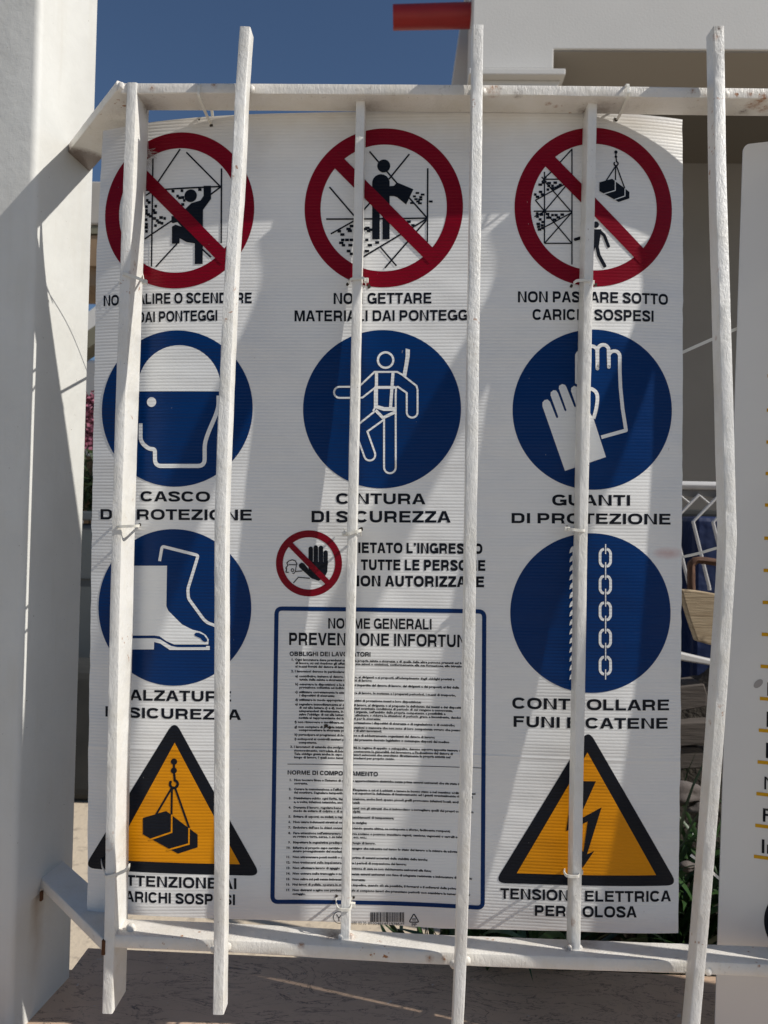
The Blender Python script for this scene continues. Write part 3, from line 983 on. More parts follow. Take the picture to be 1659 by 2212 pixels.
# paragraphs: (row of detail view, x, base line, text)
P1 = [(228, 963, "1. Ogni lavoratore deve prendersi cura della propria salute e sicurezza e di quella delle altre persone presenti sul luogo"),
      (255, 985, "di lavoro, su cui ricadono gli effetti delle sue azioni o omissioni, conformemente alla sua formazione, alle istruzioni e"),
      (255, 1007, "ai mezzi forniti dal datore di lavoro."),
      (228, 1038, "2. I lavoratori devono in particolare:"),
      (255, 1070, "a) contribuire, insieme al datore di lavoro, ai dirigenti e ai preposti, all'adempimento degli obblighi previsti a"),
      (281, 1092, "tutela della salute e sicurezza sui luoghi di lavoro;"),
      (255, 1122, "b) osservare le disposizioni e le istruzioni impartite dal datore di lavoro, dai dirigenti e dai preposti, ai fini della"),
      (281, 1143, "protezione collettiva ed individuale;"),
      (253, 1173, "c) utilizzare correttamente le attrezzature di lavoro, le sostanze e i preparati pericolosi, i mezzi di trasporto,"),
      (281, 1195, "i dispositivi di sicurezza;"),
      (253, 1223, "d) utilizzare in modo appropriato i dispositivi di protezione messi a loro disposizione;"),
      (253, 1252, "e) segnalare immediatamente al datore di lavoro, al dirigente o al preposto le deficienze dei mezzi e dei dispositivi"),
      (279, 1274, "di cui alle lettere c) e d), nonché qualsiasi eventuale condizione di pericolo di cui vengano a conoscenza,"),
      (279, 1296, "adoperandosi direttamente, in caso di urgenza, nell'ambito delle proprie competenze e possibilità e"),
      (279, 1318, "salvo l'obbligo di cui alla lettera f) per eliminare o ridurre le situazioni di pericolo grave e incombente, dandone"),
      (277, 1340, "notizia al rappresentante dei lavoratori per la sicurezza;"),
      (251, 1367, "f) non rimuovere o modificare senza autorizzazione i dispositivi di sicurezza o di segnalazione o di controllo;"),
      (250, 1398, "g) non compiere di propria iniziativa operazioni o manovre che non sono di loro competenza ovvero che possono"),
      (277, 1419, "compromettere la sicurezza propria o di altri lavoratori;"),
      (250, 1449, "h) partecipare ai programmi di formazione e di addestramento organizzati dal datore di lavoro;"),
      (250, 1477, "i) sottoporsi ai controlli sanitari previsti dal presente decreto legislativo o comunque disposti dal medico"),
      (276, 1500, "competente."),
      (222, 1528, "3. I lavoratori di aziende che svolgono attività in regime di appalto o subappalto, devono esporre apposita tessera di"),
      (247, 1552, "riconoscimento, corredata di fotografia, contenente le generalità del lavoratore e l'indicazione del datore di"),
      (247, 1574, "Tale obbligo grava anche in capo ai lavoratori autonomi che esercitano direttamente la propria attività nel"),
      (247, 1596, "luogo di lavoro, i quali sono tenuti a provvedervi per proprio conto.")]
P2 = [(247, 84, "Non toccare linee o l'interno di quadri o apparecchiature elettriche senza prima essersi assicurati che sia stata tolta la", "1."),
      (247, 106, "corrente.", ""),
      (245, 143, "Curare la manutenzione e l'efficienza dell'impianto a cui si è addetti e tenere in buono stato e nel massimo ordine gli arnesi", "2."),
      (245, 165, "del mestiere. Segnalare tempestivamente ai superiori le deficienze di funzionamento ed i guasti eventualmente riscontrati;", ""),
      (244, 202, "Disinfettare subito ogni ferita, taglio o abrasione, anche lievi; spesso piccoli graffi provocano infezioni locali, anche gravi", "3."),
      (244, 226, "e, a volte, infezioni tetaniche, ancor più letali;", ""),
      (243, 262, "Durante il lavoro, regolare bene i movimenti con gli attrezzi che si imbracciano e sorvegliare quelli dei propri compagni in", "4."),
      (243, 284, "modo da evitare di colpire o di essere colpiti;", ""),
      (242, 321, "Evitare di esporsi, se sudati, a repentini cambiamenti di temperatura;", "5."),
      (241, 356, "Non usare indumenti stretti al collo e alle caviglie;", "6."),
      (241, 392, "Escludere dall'uso le chiavi consumate potendo queste ultime, se sottoposte a sforzo, facilmente rompersi;", "7."),
      (241, 428, "Fare attenzione nell'attraversare luoghi ove sostano o possono transitare vagoni, camions, vagonetti o carrelli scorrenti", "8."),
      (240, 450, "su rotaie a terra, aeree, o su teleferiche, ecc. ecc.;", ""),
      (240, 488, "Rispettare la segnaletica predisposta nel luogo di lavoro.", "9."),
      (239, 523, "Riferire al proprio capo servizio o al compagno che subentra nel turno lo stato del lavoro e le misure da adottare per il", "10."),
      (239, 545, "sicuro proseguimento del medesimo;", ""),
      (238, 583, "Non attraversare ponti mobili o sospesi prima di essersi accertati della stabilità delle tavole;", "11."),
      (238, 618, "Non trattenersi sulle impalcature durante i periodi di sospensione del lavoro;", "12."),
      (238, 654, "Non effettuare lavoro di sgaggio o sul frontone di cava se non debitamente assicurati alla fune;", "13."),
      (237, 690, "Non entrare nelle tramoggie o nei silos senza essersi assicurati con fune di adeguata resistenza e imbracatura di sicurezza;", "14."),
      (237, 726, "Non salire sui pali senza imbracatura di sicurezza;", "15."),
      (236, 761, "Nei lavori di pulizia, operare in modo da impedire, quando ciò sia possibile, il formarsi o il sollevarsi della polvere;", "16."),
      (236, 797, "Non distrarsi e agire con prudenza quando si compiono lavori che presentano pericoli: non scambiare la temerarietà per", "17."),
      (236, 822, "coraggio.", "")]


def small_line(bm_all, s, tj, x, y, slope, kx, ky=.0054, right=False, offset=.045):
    me = text_mesh(s, offset, 1)
    w_ = max(v_.co.x for v_ in me.vertices)
    # keep every line inside the frame
    room = (1440 - x) / 3 * PXM
    kx = min(kx, room / w_) if not right else kx
    px, py = 552.98 + x / 3, 552.98 * tj + y / 3
    if right: px -= w_ * kx / PXM
    o = uv_of(px, py)
    e = uv_of(px + 300, py + 300 * slope)
    dx, dy = (e[0] - o[0]), (e[1] - o[1])
    ln = math.hypot(dx, dy); dx /= ln; dy /= ln
    for v_ in me.vertices:
        a, b_ = v_.co.x * kx, v_.co.y * ky
        v_.co = Vector((o[0] + a * dx - b_ * dy, o[1] + a * dy + b_ * dx, 0))
    bm_all.from_mesh(me)
    bpy.data.meshes.remove(me)


_m = text_mesh(P1[0][2].replace(" luogo", ""), .03, 1)
KX = (1325 - 228) / 3 * PXM / max(v_.co.x for v_ in _m.vertices)
bpy.data.meshes.remove(_m)


def paragraph(rows, tj, slope):
    bm = bmesh.new()
    for r in rows:
        small_line(bm, r[2], tj, r[0], r[1], slope, KX)
        if len(r) > 3 and r[3]: small_line(bm, r[3], tj, r[0] - 14, r[1], slope, KX, right=True)
    me = bpy.data.meshes.new('rule_text')
    uvl = bm.loops.layers.uv.new('UVMap')
    for f in bm.faces:
        if f.normal.z < 0: f.normal_flip()
        for l in f.loops: l[uvl].uv = (l.vert.co.x, l.vert.co.y)
    for v_ in bm.verts: v_.co = Vector(SF(v_.co.x, v_.co.y, L1))
    bm_obj('rule_text', bm, M_BLACK, notice)


def group_rows(rows, starts):
    idx = starts + [len(rows)]
    return [rows[a:b_] for a, b_ in zip(idx[:-1], idx[1:])]


for g in group_rows(P1, [0, 3, 4, 6, 8, 10, 11, 16, 17, 19, 20, 22]): paragraph(g, 2, .0200)
for g in group_rows(P2, [i for i, r in enumerate(P2) if r[3]]): paragraph(g, 3, .0215)

# foot of the sheet: bar code, codes and marks
bm = bmesh.new()
xx = 742
rb = random.Random(11)
while xx < 956:
    w_ = rb.choice((2.2, 2.2, 4.4, 6.6))
    add_poly(bm, tp(1, 3, [(xx, 935), (xx + w_, 935), (xx + w_, 998), (xx, 996)]))
    xx += w_ + rb.choice((2.2, 2.6, 4.4))
for x in (742, 747, 848, 853, 951, 957): add_poly(bm, tp(1, 3, [(x, 935), (x + 2.4, 935), (x + 2.4, 1014), (x, 1014)]))
surf_obj('barcode', bm, L1, M_BLACK, sign)
caption("1680 00 30", 553 + 612 / 3, 553 + 715 / 3, 1659 + 993 / 3, 1659 + 1012 / 3, 1659 + 995 / 3, 1659 + 1015 / 3, sign, name='item_number', offset=.0)
caption("8  024814  197857", 553 + 725 / 3, 553 + 947 / 3, 1659 + 998 / 3, 1659 + 1015 / 3, 1659 + 1002 / 3, 1659 + 1019 / 3, sign, name='barcode_number', offset=.0)
bm = bmesh.new()
add_stroke(bm, fillet(tp(1, 3, [(1023, 943), (992, 998), (1056, 999)]), .003, closed=True), 7 / 3 * PXM, closed=True)
surf_obj('recycling_mark', bm, L1, M_BLACK, sign)
caption("05", 553 + 1012 / 3, 553 + 1036 / 3, 1659 + 972 / 3, 1659 + 988 / 3, 1659 + 972 / 3, 1659 + 988 / 3, sign, name='recycling_number', offset=.02)
caption("PP", 553 + 1009 / 3, 553 + 1040 / 3, 1659 + 1006 / 3, 1659 + 1023 / 3, 1659 + 1006 / 3, 1659 + 1024 / 3, sign, name='plastic_code', offset=.02)
bm = bmesh.new()
add_stroke(bm, tp(1, 3, arc(540, 968, 38, 0, 360, 12)), 4 / 3 * PXM, closed=True)
add_stroke(bm, tp(1, 3, [(522, 948), (538, 972), (556, 948)]), 5 / 3 * PXM)
add_stroke(bm, tp(1, 3, [(538, 972), (538, 992)]), 5 / 3 * PXM)
surf_obj('round_mark', bm, L1, M_BLACK, sign)


# torn spot and punched holes
def hole(px, py, r, col=None):
    bm = bmesh.new()
    c_ = uv_of(px, py)
    add_poly(bm, [(c_[0] + r * random.uniform(.6, 1.2) * math.cos(a * .7), c_[1] + r * random.uniform(.6, 1.2) * math.sin(a * .7)) for a in range(9)])
    surf_obj('punched_hole', bm, L1 + .0003, M_DARK, sign)


M_DARK, _t, _b = mat('dark_hole', (0.06, 0.05, 0.04), .9, .1)
for q in [(457, 271, .0035), (430, 259, .002), (1330, 259, .004), (300, 609, .0035), (750, 1106 - 492, .003), (797, 619, .004), (1234, 618, .003), (1287, 616, .003),
          (302, 1134, .003), (780, 1143, .004), (1224, 1140, .0035), (727, 1935, .003), (764, 1938, .003), (1217, 1868, .003), (1400, 1880, .0015), (704, 1567, .004), (712, 1572, .003)]:
    hole(*q)

# ------------------------------------------------------------------ second sheet (right edge)
M_DIMPLE = M_SHEET2
sec = empty('notice_board', tuple(onY(1640, 2200, .01)), label='plain white notice board with yellow ruled lines at the right, behind the grille', cat='sign')
YB = .004


def q2(px, py, off=0): return onY(px, py, YB - off)


pa, pb = q2(1606, 312), q2(1547, 2212)
bot_z = 0.60


def q2(px, py, off=0):
    d = Vector(ray(px, py)); nb = Vector((-UR0.y, UR0.x, 0))
    return Vector(CP) + d * ((PA0 - Vector(CP)).dot(nb) / d.dot(nb))


UR0 = Vector((.966, -.259, 0.0)).normalized(); PA0 = pa.copy()
dirn = (pb - pa) / (pb.z - pa.z)
pc = pa + dirn * (bot_z - pa.z)
ur = Vector((.966, -.259, 0.0)).normalized()
W2 = .30
outl = [pa, pc, pc + ur * W2, pa + ur * W2]
def run(x):
    """plan of the flexing board: first towards the street, then along the bars"""
    if x < .12: return Vector((pa.x, YB, 0)) + ur * x
    return Vector((pa.x, YB, 0)) + ur * .12 + Vector((x - .12, 0, 0))


W2 = 1.15
fo = fillet([(0, pa.z), ((pc - pa).dot(Vector((1, 0, 0))), bot_z), (W2, bot_z), (W2, pa.z)], .016, closed=True)
bm = bmesh.new()
NB = 30
fr_, bk_ = [], []
xb = (pc - pa).x
Hh = pa.z - bot_z
CR = .010
TZ = [k / 16 for k in range(16)] + [1 - CR / Hh * (1 - math.sin(math.radians(a))) for a in (0, 20, 40, 60, 75, 90)]
TZ = sorted(set(TZ))
for i_ in range(NB + 1):
    colf, colb = [], []
    for tz in TZ:
        z = bot_z + Hh * tz
        dz_ = z - (pa.z - CR)
        x0_ = xb * (1 - tz) + (CR - math.sqrt(max(0, CR * CR - dz_ * dz_)) if dz_ > 0 else 0)
        x = x0_ + (W2 - x0_) * i_ / NB
        p = run(x); colf.append(bm.verts.new((p.x, p.y, z))); colb.append(bm.verts.new((p.x + .001, p.y + .005, z)))
    fr_.append(colf); bk_.append(colb)
NT = len(TZ) - 1
for i_ in range(NB):
    for j_ in range(NT):
        bm.faces.new((fr_[i_][j_], fr_[i_ + 1][j_], fr_[i_ + 1][j_ + 1], fr_[i_][j_ + 1]))
        bm.faces.new((bk_[i_][j_], bk_[i_][j_ + 1], bk_[i_ + 1][j_ + 1], bk_[i_ + 1][j_]))
    for j_ in (0, NT): bm.faces.new((fr_[i_][j_], fr_[i_ + 1][j_], bk_[i_ + 1][j_], bk_[i_][j_]))
for j_ in range(NT):
    for i_ in (0, NB): bm.faces.new((fr_[i_][j_], fr_[i_][j_ + 1], bk_[i_][j_ + 1], bk_[i_][j_]))
bmesh.ops.recalc_face_normals(bm, faces=bm.faces)
o = bm_obj('board', bm, M_SHEET2, sec)


def flat2(name, polys, mt, off=.0006, parent=sec, **k):
    bm = bmesh.new()
    for pts in polys:
        vs = []
        for p in pts:
            p = Vector(p); ds = (p.x - pa.x) / ur.x
            vs.append(bm.verts.new(Vector((p.x, YB + ur.y * ds - off, p.z))))
        bm.faces.new(vs)
    bmesh.ops.triangulate(bm, faces=[f for f in bm.faces if len(f.verts) > 4])
    for f in bm.faces:
        if f.normal.y > 0: f.normal_flip()
    return bm_obj(name, bm, mt, parent, **k)


for (x, y) in [(1657.7, 812), (1656, 886), (1655, 955), (1653.5, 1023), (1652, 1091), (1650.5, 1162.5), (1649, 1232), (1647, 1301), (1645, 1370), (1642.5, 1439), (1641, 1508.5), (1638.7, 1577), (1636, 1645.5),
               (1633.5, 1714), (1631, 1782.5), (1628, 1849.5)]:
    a = q2(x, y)
    flat2('ruled_line', [[a + Vector((0, 0, -.0029)), a + Vector((.20, 0, -.0032)), a + Vector((.20, 0, .0026)), a + Vector((0, 0, .0029))]], M_YEL)


def letter2(s, x, ytop, ybase, mt=M_BLACK, off=.03, wf=1.0):
    me = text_mesh(s, off, 3)
    a = q2(x, ybase); h = (q2(x, ytop) - a).length
    bm = bmesh.new(); bm.from_mesh(me); bpy.data.meshes.remove(me)
    x0 = min(v_.co.x for v_ in bm.verts)
    for v_ in bm.verts:
        xn = a.x + (v_.co.x - x0) * h / CAP * wf
        v_.co = Vector((xn, YB + ur.y * (xn - pa.x) / ur.x - .0006, a.z + v_.co.y * h / CAP))
    bm_obj('lettering', bm, mt, sec)


letter2("I", 1657, 1474, 1501, off=.05)
letter2("L", 1655.5, 1537, 1568, off=.05)
letter2("I", 1654, 1604, 1635, off=.05)
letter2("M", 1650.5, 1675, 1705, off=-.005)
letter2("F", 1647.5, 1744, 1774, off=.01)
letter2("Im", 1645, 1811, 1842, off=.01)
ctr = q2(1650, 1987) + Vector((.069, 0, 0))
flat2('black_disc', [[ctr + Vector((.069 * math.cos(a * math.pi / 32), 0, .069 * math.sin(a * math.pi / 32))) for a in range(64)]], M_BLACK)
ctr = q2(1637.7, 1476.7)
M_SPOT, _t, _b = mat('grey_spot', (.34, .32, .31), .6)
flat2('grey_spot', [[ctr + Vector((.0075 * math.cos(a * math.pi / 8) * .8 + .0035 * math.sin(a * math.pi / 8), 0, .0078 * math.sin(a * math.pi / 8))) for a in range(16)]], M_SPOT)

# ------------------------------------------------------------------ grille
YR = -.088                      # front of the rails
grille = empty('iron_grille', tuple(onY(240, 2212, -.08)), label='white painted iron grille of bulging and straight bars, in front of the safety sign', cat='grille')


def gpart(name, path, wd, dep, rad, mt, seed, depdir=(0, 1, 0), sp=True, **k):
    o = bm_obj(name, bar_bm(path, wd, dep, rad, depdir, seed=seed, smoothpath=sp), mt, grille, **k)
    shade_auto(o, 28)
    return o


def F(px, py, Y=YR): return onY(px, py, Y)


a = F(553, 191); b_ = F(1106, 194.5); c_ = F(1659, 201.5)
d_ = (c_ - a).normalized()
rail_top = [F(262, 190), a, b_, c_, c_ + d_ * .5, c_ + d_ * 1.1]
gpart('rail', rail_top, .0170, .052, .0016, M_RAIL, 1)
a = F(553, 2048); c_ = F(1659, 2098)
d_ = Vector((1, 0, -.012)).normalized()
gpart('rail', [F(240, 2034), F(400, 2041), a, F(980, 2072), c_, c_ + d_ * .5, c_ + d_ * 1.1], .021, .052, .003, M_RAIL, 2)
# left upright, ends just below the picture
gpart('upright', [F(285, 178, -.090), F(271, 553, -.090), F(253, 1106, -.090), F(241, 1659, -.090), F(236, 2000, -.090), F(231, 2190, -.090)], .0168, .0600, .0018, M_BAR, 3)


def belly(zrel):
    zt, zb = 1.043, -.363
    t_ = (zrel - zb) / (zt - zb)
    if 0 < t_ < 1: return -.121 - .078 * math.sin(math.pi * t_)
    return -.121 - (.10 * (t_ - 1) if t_ > 1 else .05 * (-t_))


def belly_path(pts):
    out = []
    for px, py in pts:
        zr = 1.04 - (py - 190) / 1870. * 1.40
        for _ in range(3):
            p = onY(px, py, belly(zr)); zr = p.z - ZO
        out.append(p)
    return out


B2p = [(529, 57), (520, 190), (511, 380), (499, 553), (486, 830), (476, 1106), (475, 1400), (474, 1659), (474, 1900), (473, 2050), (471, 2192)]
B4p = [(1033, 53), (1031, 190), (1029, 380), (1026, 553), (1022, 830), (1018, 1106), (1014, 1400), (1008.5, 1659), (1001, 1900), (996, 2070), (986, 2290)]
B6p = [(1553, 56), (1555, 190), (1558, 380), (1563, 553), (1571, 830), (1578, 1106), (1579, 1170), (1572, 1307), (1554, 1566), (1547, 1659), (1528, 1900), (1513, 2080), (1494, 2290)]
for i, pp in enumerate((B2p, B4p, B6p)):
    gpart('bulging_bar', belly_path(pp), .0170, .0285, .0016, M_BAR, 10 + i)
p6 = belly_path(B6p)
for k in range(1, 3):
    gpart('bulging_bar', [p + Vector(((0, .27, .66)[k], 0, -.005 * k)) for p in p6], .0170, .0285, .0016, M_BAR, 20 + k)
YS = -.068
gpart('straight_bar', [F(779, 196, YS), F(763, 1000, YS), F(753, 1500, YS), F(745, 2034, YS)], .0148, .036, .0015, M_BAR, 30)
p5 = [F(1281, 200, YS), F(1263, 1000, YS), F(1254, 1500, YS), F(1244, 2054, YS)]
gpart('straight_bar', p5, .0148, .036, .0015, M_BAR, 31)
gpart('upright', [p + Vector((.362, -.020, -.004)) for p in p5], .0175, .064, .0015, M_BAR, 36)  # unseen upright, made deep to block sun through the gap between the signs
for k in range(2, 3):
    gpart('straight_bar', [p + Vector(((0, .355, .76)[k], 0, -.004 * k)) for p in p5], .0148, .036, .0015, M_BAR, 31 + k)
# flat brackets running back to the pillar
XP = -.637
def bracket(c_px, c_z, end, thick, seed):
    a_ = onZ(*c_px, c_z + ZO); e_ = Vector(end)
    dd_ = (e_ - a_); dd_.z = 0; dd_.normalize()
    dep_ = Vector((-dd_.y, dd_.x, 0)) * -1
    if dep_.x < 0: dep_ = -dep_
    gpart('bracket', [a_, e_ + dd_ * .075], thick, .058, .0016, M_RAIL, seed, depdir=dep_, sp=False)


bracket((252, 184), 1.0435, (XP, .117, 1.0435 + ZO), .0165, 40)
bracket((222, 2042), -.362, (XP, .098, -.362 + ZO), .020, 41)


def weld(px, py, Y, r):
    bm = bmesh.new()
    bmesh.ops.create_icosphere(bm, subdivisions=3, radius=r)
    p = onY(px, py, Y)
    rn = random.Random(int(px))
    for v_ in bm.verts:
        v_.co = Vector((v_.co.x * 1.0, v_.co.y * .7, v_.co.z * 1.15)) * (1 + rn.uniform(-.08, .08)) + p
    bm_obj('weld_bead', bm, M_RAIL, grille, smooth=True)


for q in [(543, 193, -.087, .006), (1043, 198, -.087, .006), (1568, 204, -.087, .006), (1019, 199, -.087, .004), (491, 2044, -.087, .007), (462, 2050, -.087, .006), (1008, 2075, -.087, .007), (980, 2082, -.087, .007),
          (1530, 2098, -.087, .006), (1492, 2104, -.087, .008), (771, 218, -.05, .007), (789, 218, -.05, .007), (1265, 222, -.05, .008), (1289, 222, -.05, .008), (736, 2024, -.066, .005),
          (756, 2026, -.062, .007), (1230, 2047, -.066, .005), (1251, 2049, -.062, .006), (283, 2006, -.07, .008), (262, 188, -.086, .007)]:
    weld(*q)

# ------------------------------------------------------------------ cable ties
M_TIE, t, b = mat('cable_tie_nylon', (0.72, 0.70, 0.64), .35, .5)
b.inputs['Subsurface Weight'].default_value = .25
b.inputs['Subsurface Radius'].default_value = (.004, .004, .003)
b.inputs['Subsurface Scale'].default_value = .5


def strap_bm(path, wd=.0046, th=.0013, wdir=(0, 0, 1)):
    """flat strap; wdir = direction of its width"""
    pts = catmull(path, .003)
    bm = bmesh.new(); rings = []
    for i, p in enumerate(pts):
        T = (pts[min(i + 1, len(pts) - 1)] - pts[max(i - 1, 0)]).normalized()
        Wd = Vector(wdir); Wd = (Wd - T * Wd.dot(T)).normalized()
        Nn = T.cross(Wd)
        rings.append([bm.verts.new(p + Wd * wd / 2 * a + Nn * th / 2 * c) for a, c in ((-1, -1), (1, -1), (1, 1), (-1, 1))])
    for r0, r1 in zip(rings[:-1], rings[1:]):
        for j in range(4): bm.faces.new((r0[j], r0[(j + 1) % 4], r1[(j + 1) % 4], r1[j]))
    bm.faces.new(rings[0][::-1]); bm.faces.new(rings[-1])
    bmesh.ops.recalc_face_normals(bm, faces=bm.faces)
    return bm


def tie(px, py, tiltpx, halfw, Yf, Yback, label, sag=0.0, head=1, headrel=None):
    """loop round a bar: front span then back through the sheet"""
    c0_ = onY(px, py, Yf - .0015)
    k = 1.0 / FPX * 1.22
    hw = halfw * k; dz = -tiltpx * k
    yb = Yback
    hw = max(hw, .0125)
    lb = onY(px - halfw * 1.12, py + tiltpx, yb); rb_ = onY(px + halfw * 1.12, py - tiltpx, yb)
    P_ = [lb + Vector((0, .005, 0)), lb - Vector((0, .004, 0)),
          lb.lerp(Vector((c0_.x - hw * 1.1, Yf, c0_.z - dz - sag * k * .7)), .5), Vector((c0_.x - hw, Yf + .006, c0_.z - dz * .8 - sag * k * .7)),
          Vector((c0_.x - hw * .78, Yf - .0025, c0_.z - dz * .6 - sag * k * .93)), Vector((c0_.x, Yf - .0030, c0_.z - sag * k)),
          Vector((c0_.x + hw * .78, Yf - .0025, c0_.z + dz * .6 - sag * k * .93)), Vector((c0_.x + hw, Yf + .006, c0_.z + dz * .8 - sag * k * .7)),
          rb_.lerp(Vector((c0_.x + hw * 1.1, Yf, c0_.z + dz - sag * k * .7)), .5), rb_ - Vector((0, .004, 0)), rb_ + Vector((0, .005, 0))]
    root = empty('cable_tie', tuple(c0_), label=label, cat='cable tie')
    o = bm_obj('strap', strap_bm(P_), M_TIE, root); shade_auto(o, 60)
    if head:
        q = P_[7 if head > 0 else 3]
        bm = box_bm(-.0042, .0042, -.003, .0035, -.0036, .0036, .0008)
        bmesh.ops.translate(bm, verts=bm.verts, vec=q + Vector((head * .0015, 0, 0)))
        bm_obj('head', bm, M_TIE, root)
    return root


tie(285, 602, 9, 22, -.090, -.004, 'translucent cable tie round the left upright, beside the first crossed-out circle', sag=-5)
tie(274, 1137, -2, 23, -.090, -.004, 'white cable tie round the left upright, below the helmet caption', sag=0, head=-1)
tie(250, 1866, -12, 26, -.090, .002, 'loose white cable tie round the left upright, beside the hanging load triangle', sag=22, head=0)
tie(771, 610, -3, 17, YS, -.030, 'white cable tie round the middle straight bar, above the words NON GETTARE', sag=-8)
tie(762, 1149, -5, 16, YS, -.022, 'white cable tie round the middle straight bar, below the words DI SICUREZZA', sag=1, head=-1)
tie(743, 1944, 1, 15, YS, .008, 'looped cable tie round the middle straight bar, at the bottom edge of the rules notice', sag=20)
tie(1260, 613, -1, 18, YS, -.034, 'white cable tie round the right straight bar, above the words NON PASSARE SOTTO', sag=-7)
tie(1247, 1141, 1, 18, YS, -.022, 'white cable tie round the right straight bar, above the rope and chain circle', sag=4, head=-1)
tie(1237, 1876, 0, 16, YS, .006, 'white cable tie round the right straight bar, across the lightning triangle', sag=16)


def rail_tie(px, pxb, pyb, label):
    f0 = F(px, 182, -.0915); f1 = F(px, 206, -.0915)
    bk = onY(pxb, pyb, -.030)
    P_ = [bk + Vector((0, .012, 0)), bk, (f1 + bk) / 2 + Vector((0, 0, -.003)), f1 + Vector((0, -.001, -.002)), (f0 + f1) / 2 + Vector((0, -.002, 0)), f0 + Vector((0, .002, .0012)),
          f0 + Vector((0, .03, .0018)), Vector((bk.x, -.034, f0.z + .0005)), Vector((bk.x, -.006, f0.z - .03))]
    root = empty('cable_tie', tuple(f1), label=label, cat='cable tie')
    o = bm_obj('strap', strap_bm(P_, wdir=(1, 0, 0)), M_TIE, root); shade_auto(o, 60)


rail_tie(430, 455, 266, 'cable tie over the top rail, left of the first bulging bar')
rail_tie(1356, 1334, 257, 'cable tie over the top rail, near the top right corner of the safety sign')
M_TIE2 = M_TIE
for pts_, lab in (([(1468, 764), (1540, 732), (1601, 706)], 'long white cable tie sloping up from the sign edge beside the glove circle'),
                  ([(1466, 1205), (1510, 1195), (1552, 1183), (1586, 1178)], 'long grey-white cable tie crossing the gap beside the rope and chain circle'),
                  ([(1492, 1847), (1520, 1868), (1563, 1906)], 'thin white cable tie end slanting down in the gap beside the lightning triangle')):
    P_ = [onY(x, y, .010 + .001 * i) for i, (x, y) in enumerate(pts_)]
    root = bm_obj('cable_tie', strap_bm(P_, .0052 if 'long white' in lab else .0046, .0012, (0, 0, 1)), M_TIE)
    prop(root, label=lab, cat='cable tie')

M_WEB, _t, _b = mat('cobweb_thread', (.45, .40, .37), .8)
bm = bmesh.new(); rw = random.Random(4)
for (wx, wy, wY, wr, wn) in ((321, 330, -.028, .014, 46), (317, 352, -.03, .010, 26), (308, 250, -.04, .012, 14)):
    wc = onY(wx, wy, wY)
    for k in range(wn):
        a_ = wc + Vector((rw.gauss(0, wr * .2), rw.gauss(0, wr * .3), rw.gauss(0, wr * .2)))
        an = rw.uniform(0, 6.28); b2 = wc + Vector((wr * math.cos(an) * rw.uniform(.6, 1.2), rw.uniform(-.01, .01), wr * math.sin(an) * rw.uniform(.6, 1.2)))
        d_ = (b2 - a_).normalized(); n1_ = d_.cross(Vector((0, 1, 0))).normalized() * .00022; n2_ = d_.cross(n1_).normalized() * .00022
        q0 = [bm.verts.new(a_ + v_) for v_ in (n1_, n2_, -n1_, -n2_)]; q1 = [bm.verts.new(b2 + v_) for v_ in (n1_, n2_, -n1_, -n2_)]
        for j in range(4): bm.faces.new((q0[j], q0[(j + 1) % 4], q1[(j + 1) % 4], q1[j]))
prop(bm_obj('cobweb', bm, M_WEB), label='dusty cobweb in the corner between the left upright and the sign', cat='cobweb')


sv = SUN


def behind(px, py, k):
    p = onX(px, py, -.637)
    return p + Vector((3.55, -1.0, 3.1)) * k


M_WIRE, _t, _b = mat('thin_wire', (.45, .44, .42), .5)
wa, wb, wm = behind(106, 606, .040), behind(192, 842, .040), behind(152, 712, .040)
prop(bm_obj('loose_wire', strap_bm([wa, wm, wb], .0016, .0016, (1, 0, 0)), M_WIRE), label='thin loose wire behind the left edge of the sign, its shadow crossing the pillar', cat='wire')
wa, wb = behind(118, 852, .040), behind(196, 816, .040)
prop(bm_obj('cable_tie', strap_bm([wa, (wa + wb) / 2, wb], .0052, .0014, (0, 0, 1)), M_TIE), label='long cable tie tail behind the left edge of the sign, facing the pillar', cat='cable tie')

# ------------------------------------------------------------------ pillar
ZS = ZO - .601                  # top of the coping
zt_, zb_ = 3.3, ZS - .0
pil = empty('square_pillar', (XP - .12, .11, ZS), label='white painted square steel pillar at the left with a brace shadow across it', cat='pillar')
bm = bmesh.new()
# cross-section with a softly rounded arris, leaning a little like the real one
PHI = math.radians(6)
pdir = Vector((math.sin(PHI), math.cos(PHI), 0)); pnor = Vector((math.cos(PHI), -math.sin(PHI), 0))
P0 = Vector((XP, .15, 0))


def face_s(px, py):
    d = Vector(ray(px, py)); c0_ = Vector(CP)
    t_ = (P0 - c0_).dot(pnor) / d.dot(pnor)
    q_ = c0_ + d * t_
    return (q_ - P0).dot(pdir)


yf, yb = face_s(55, 1106), face_s(180, 1106)
sec_ = []


def arcpts(cx, cy, r, a0, a1, n=6): return [(cx + r * math.cos(math.radians(a0 + (a1 - a0) * i / n)), cy + r * math.sin(math.radians(a0 + (a1 - a0) * i / n))) for i in range(n + 1)]


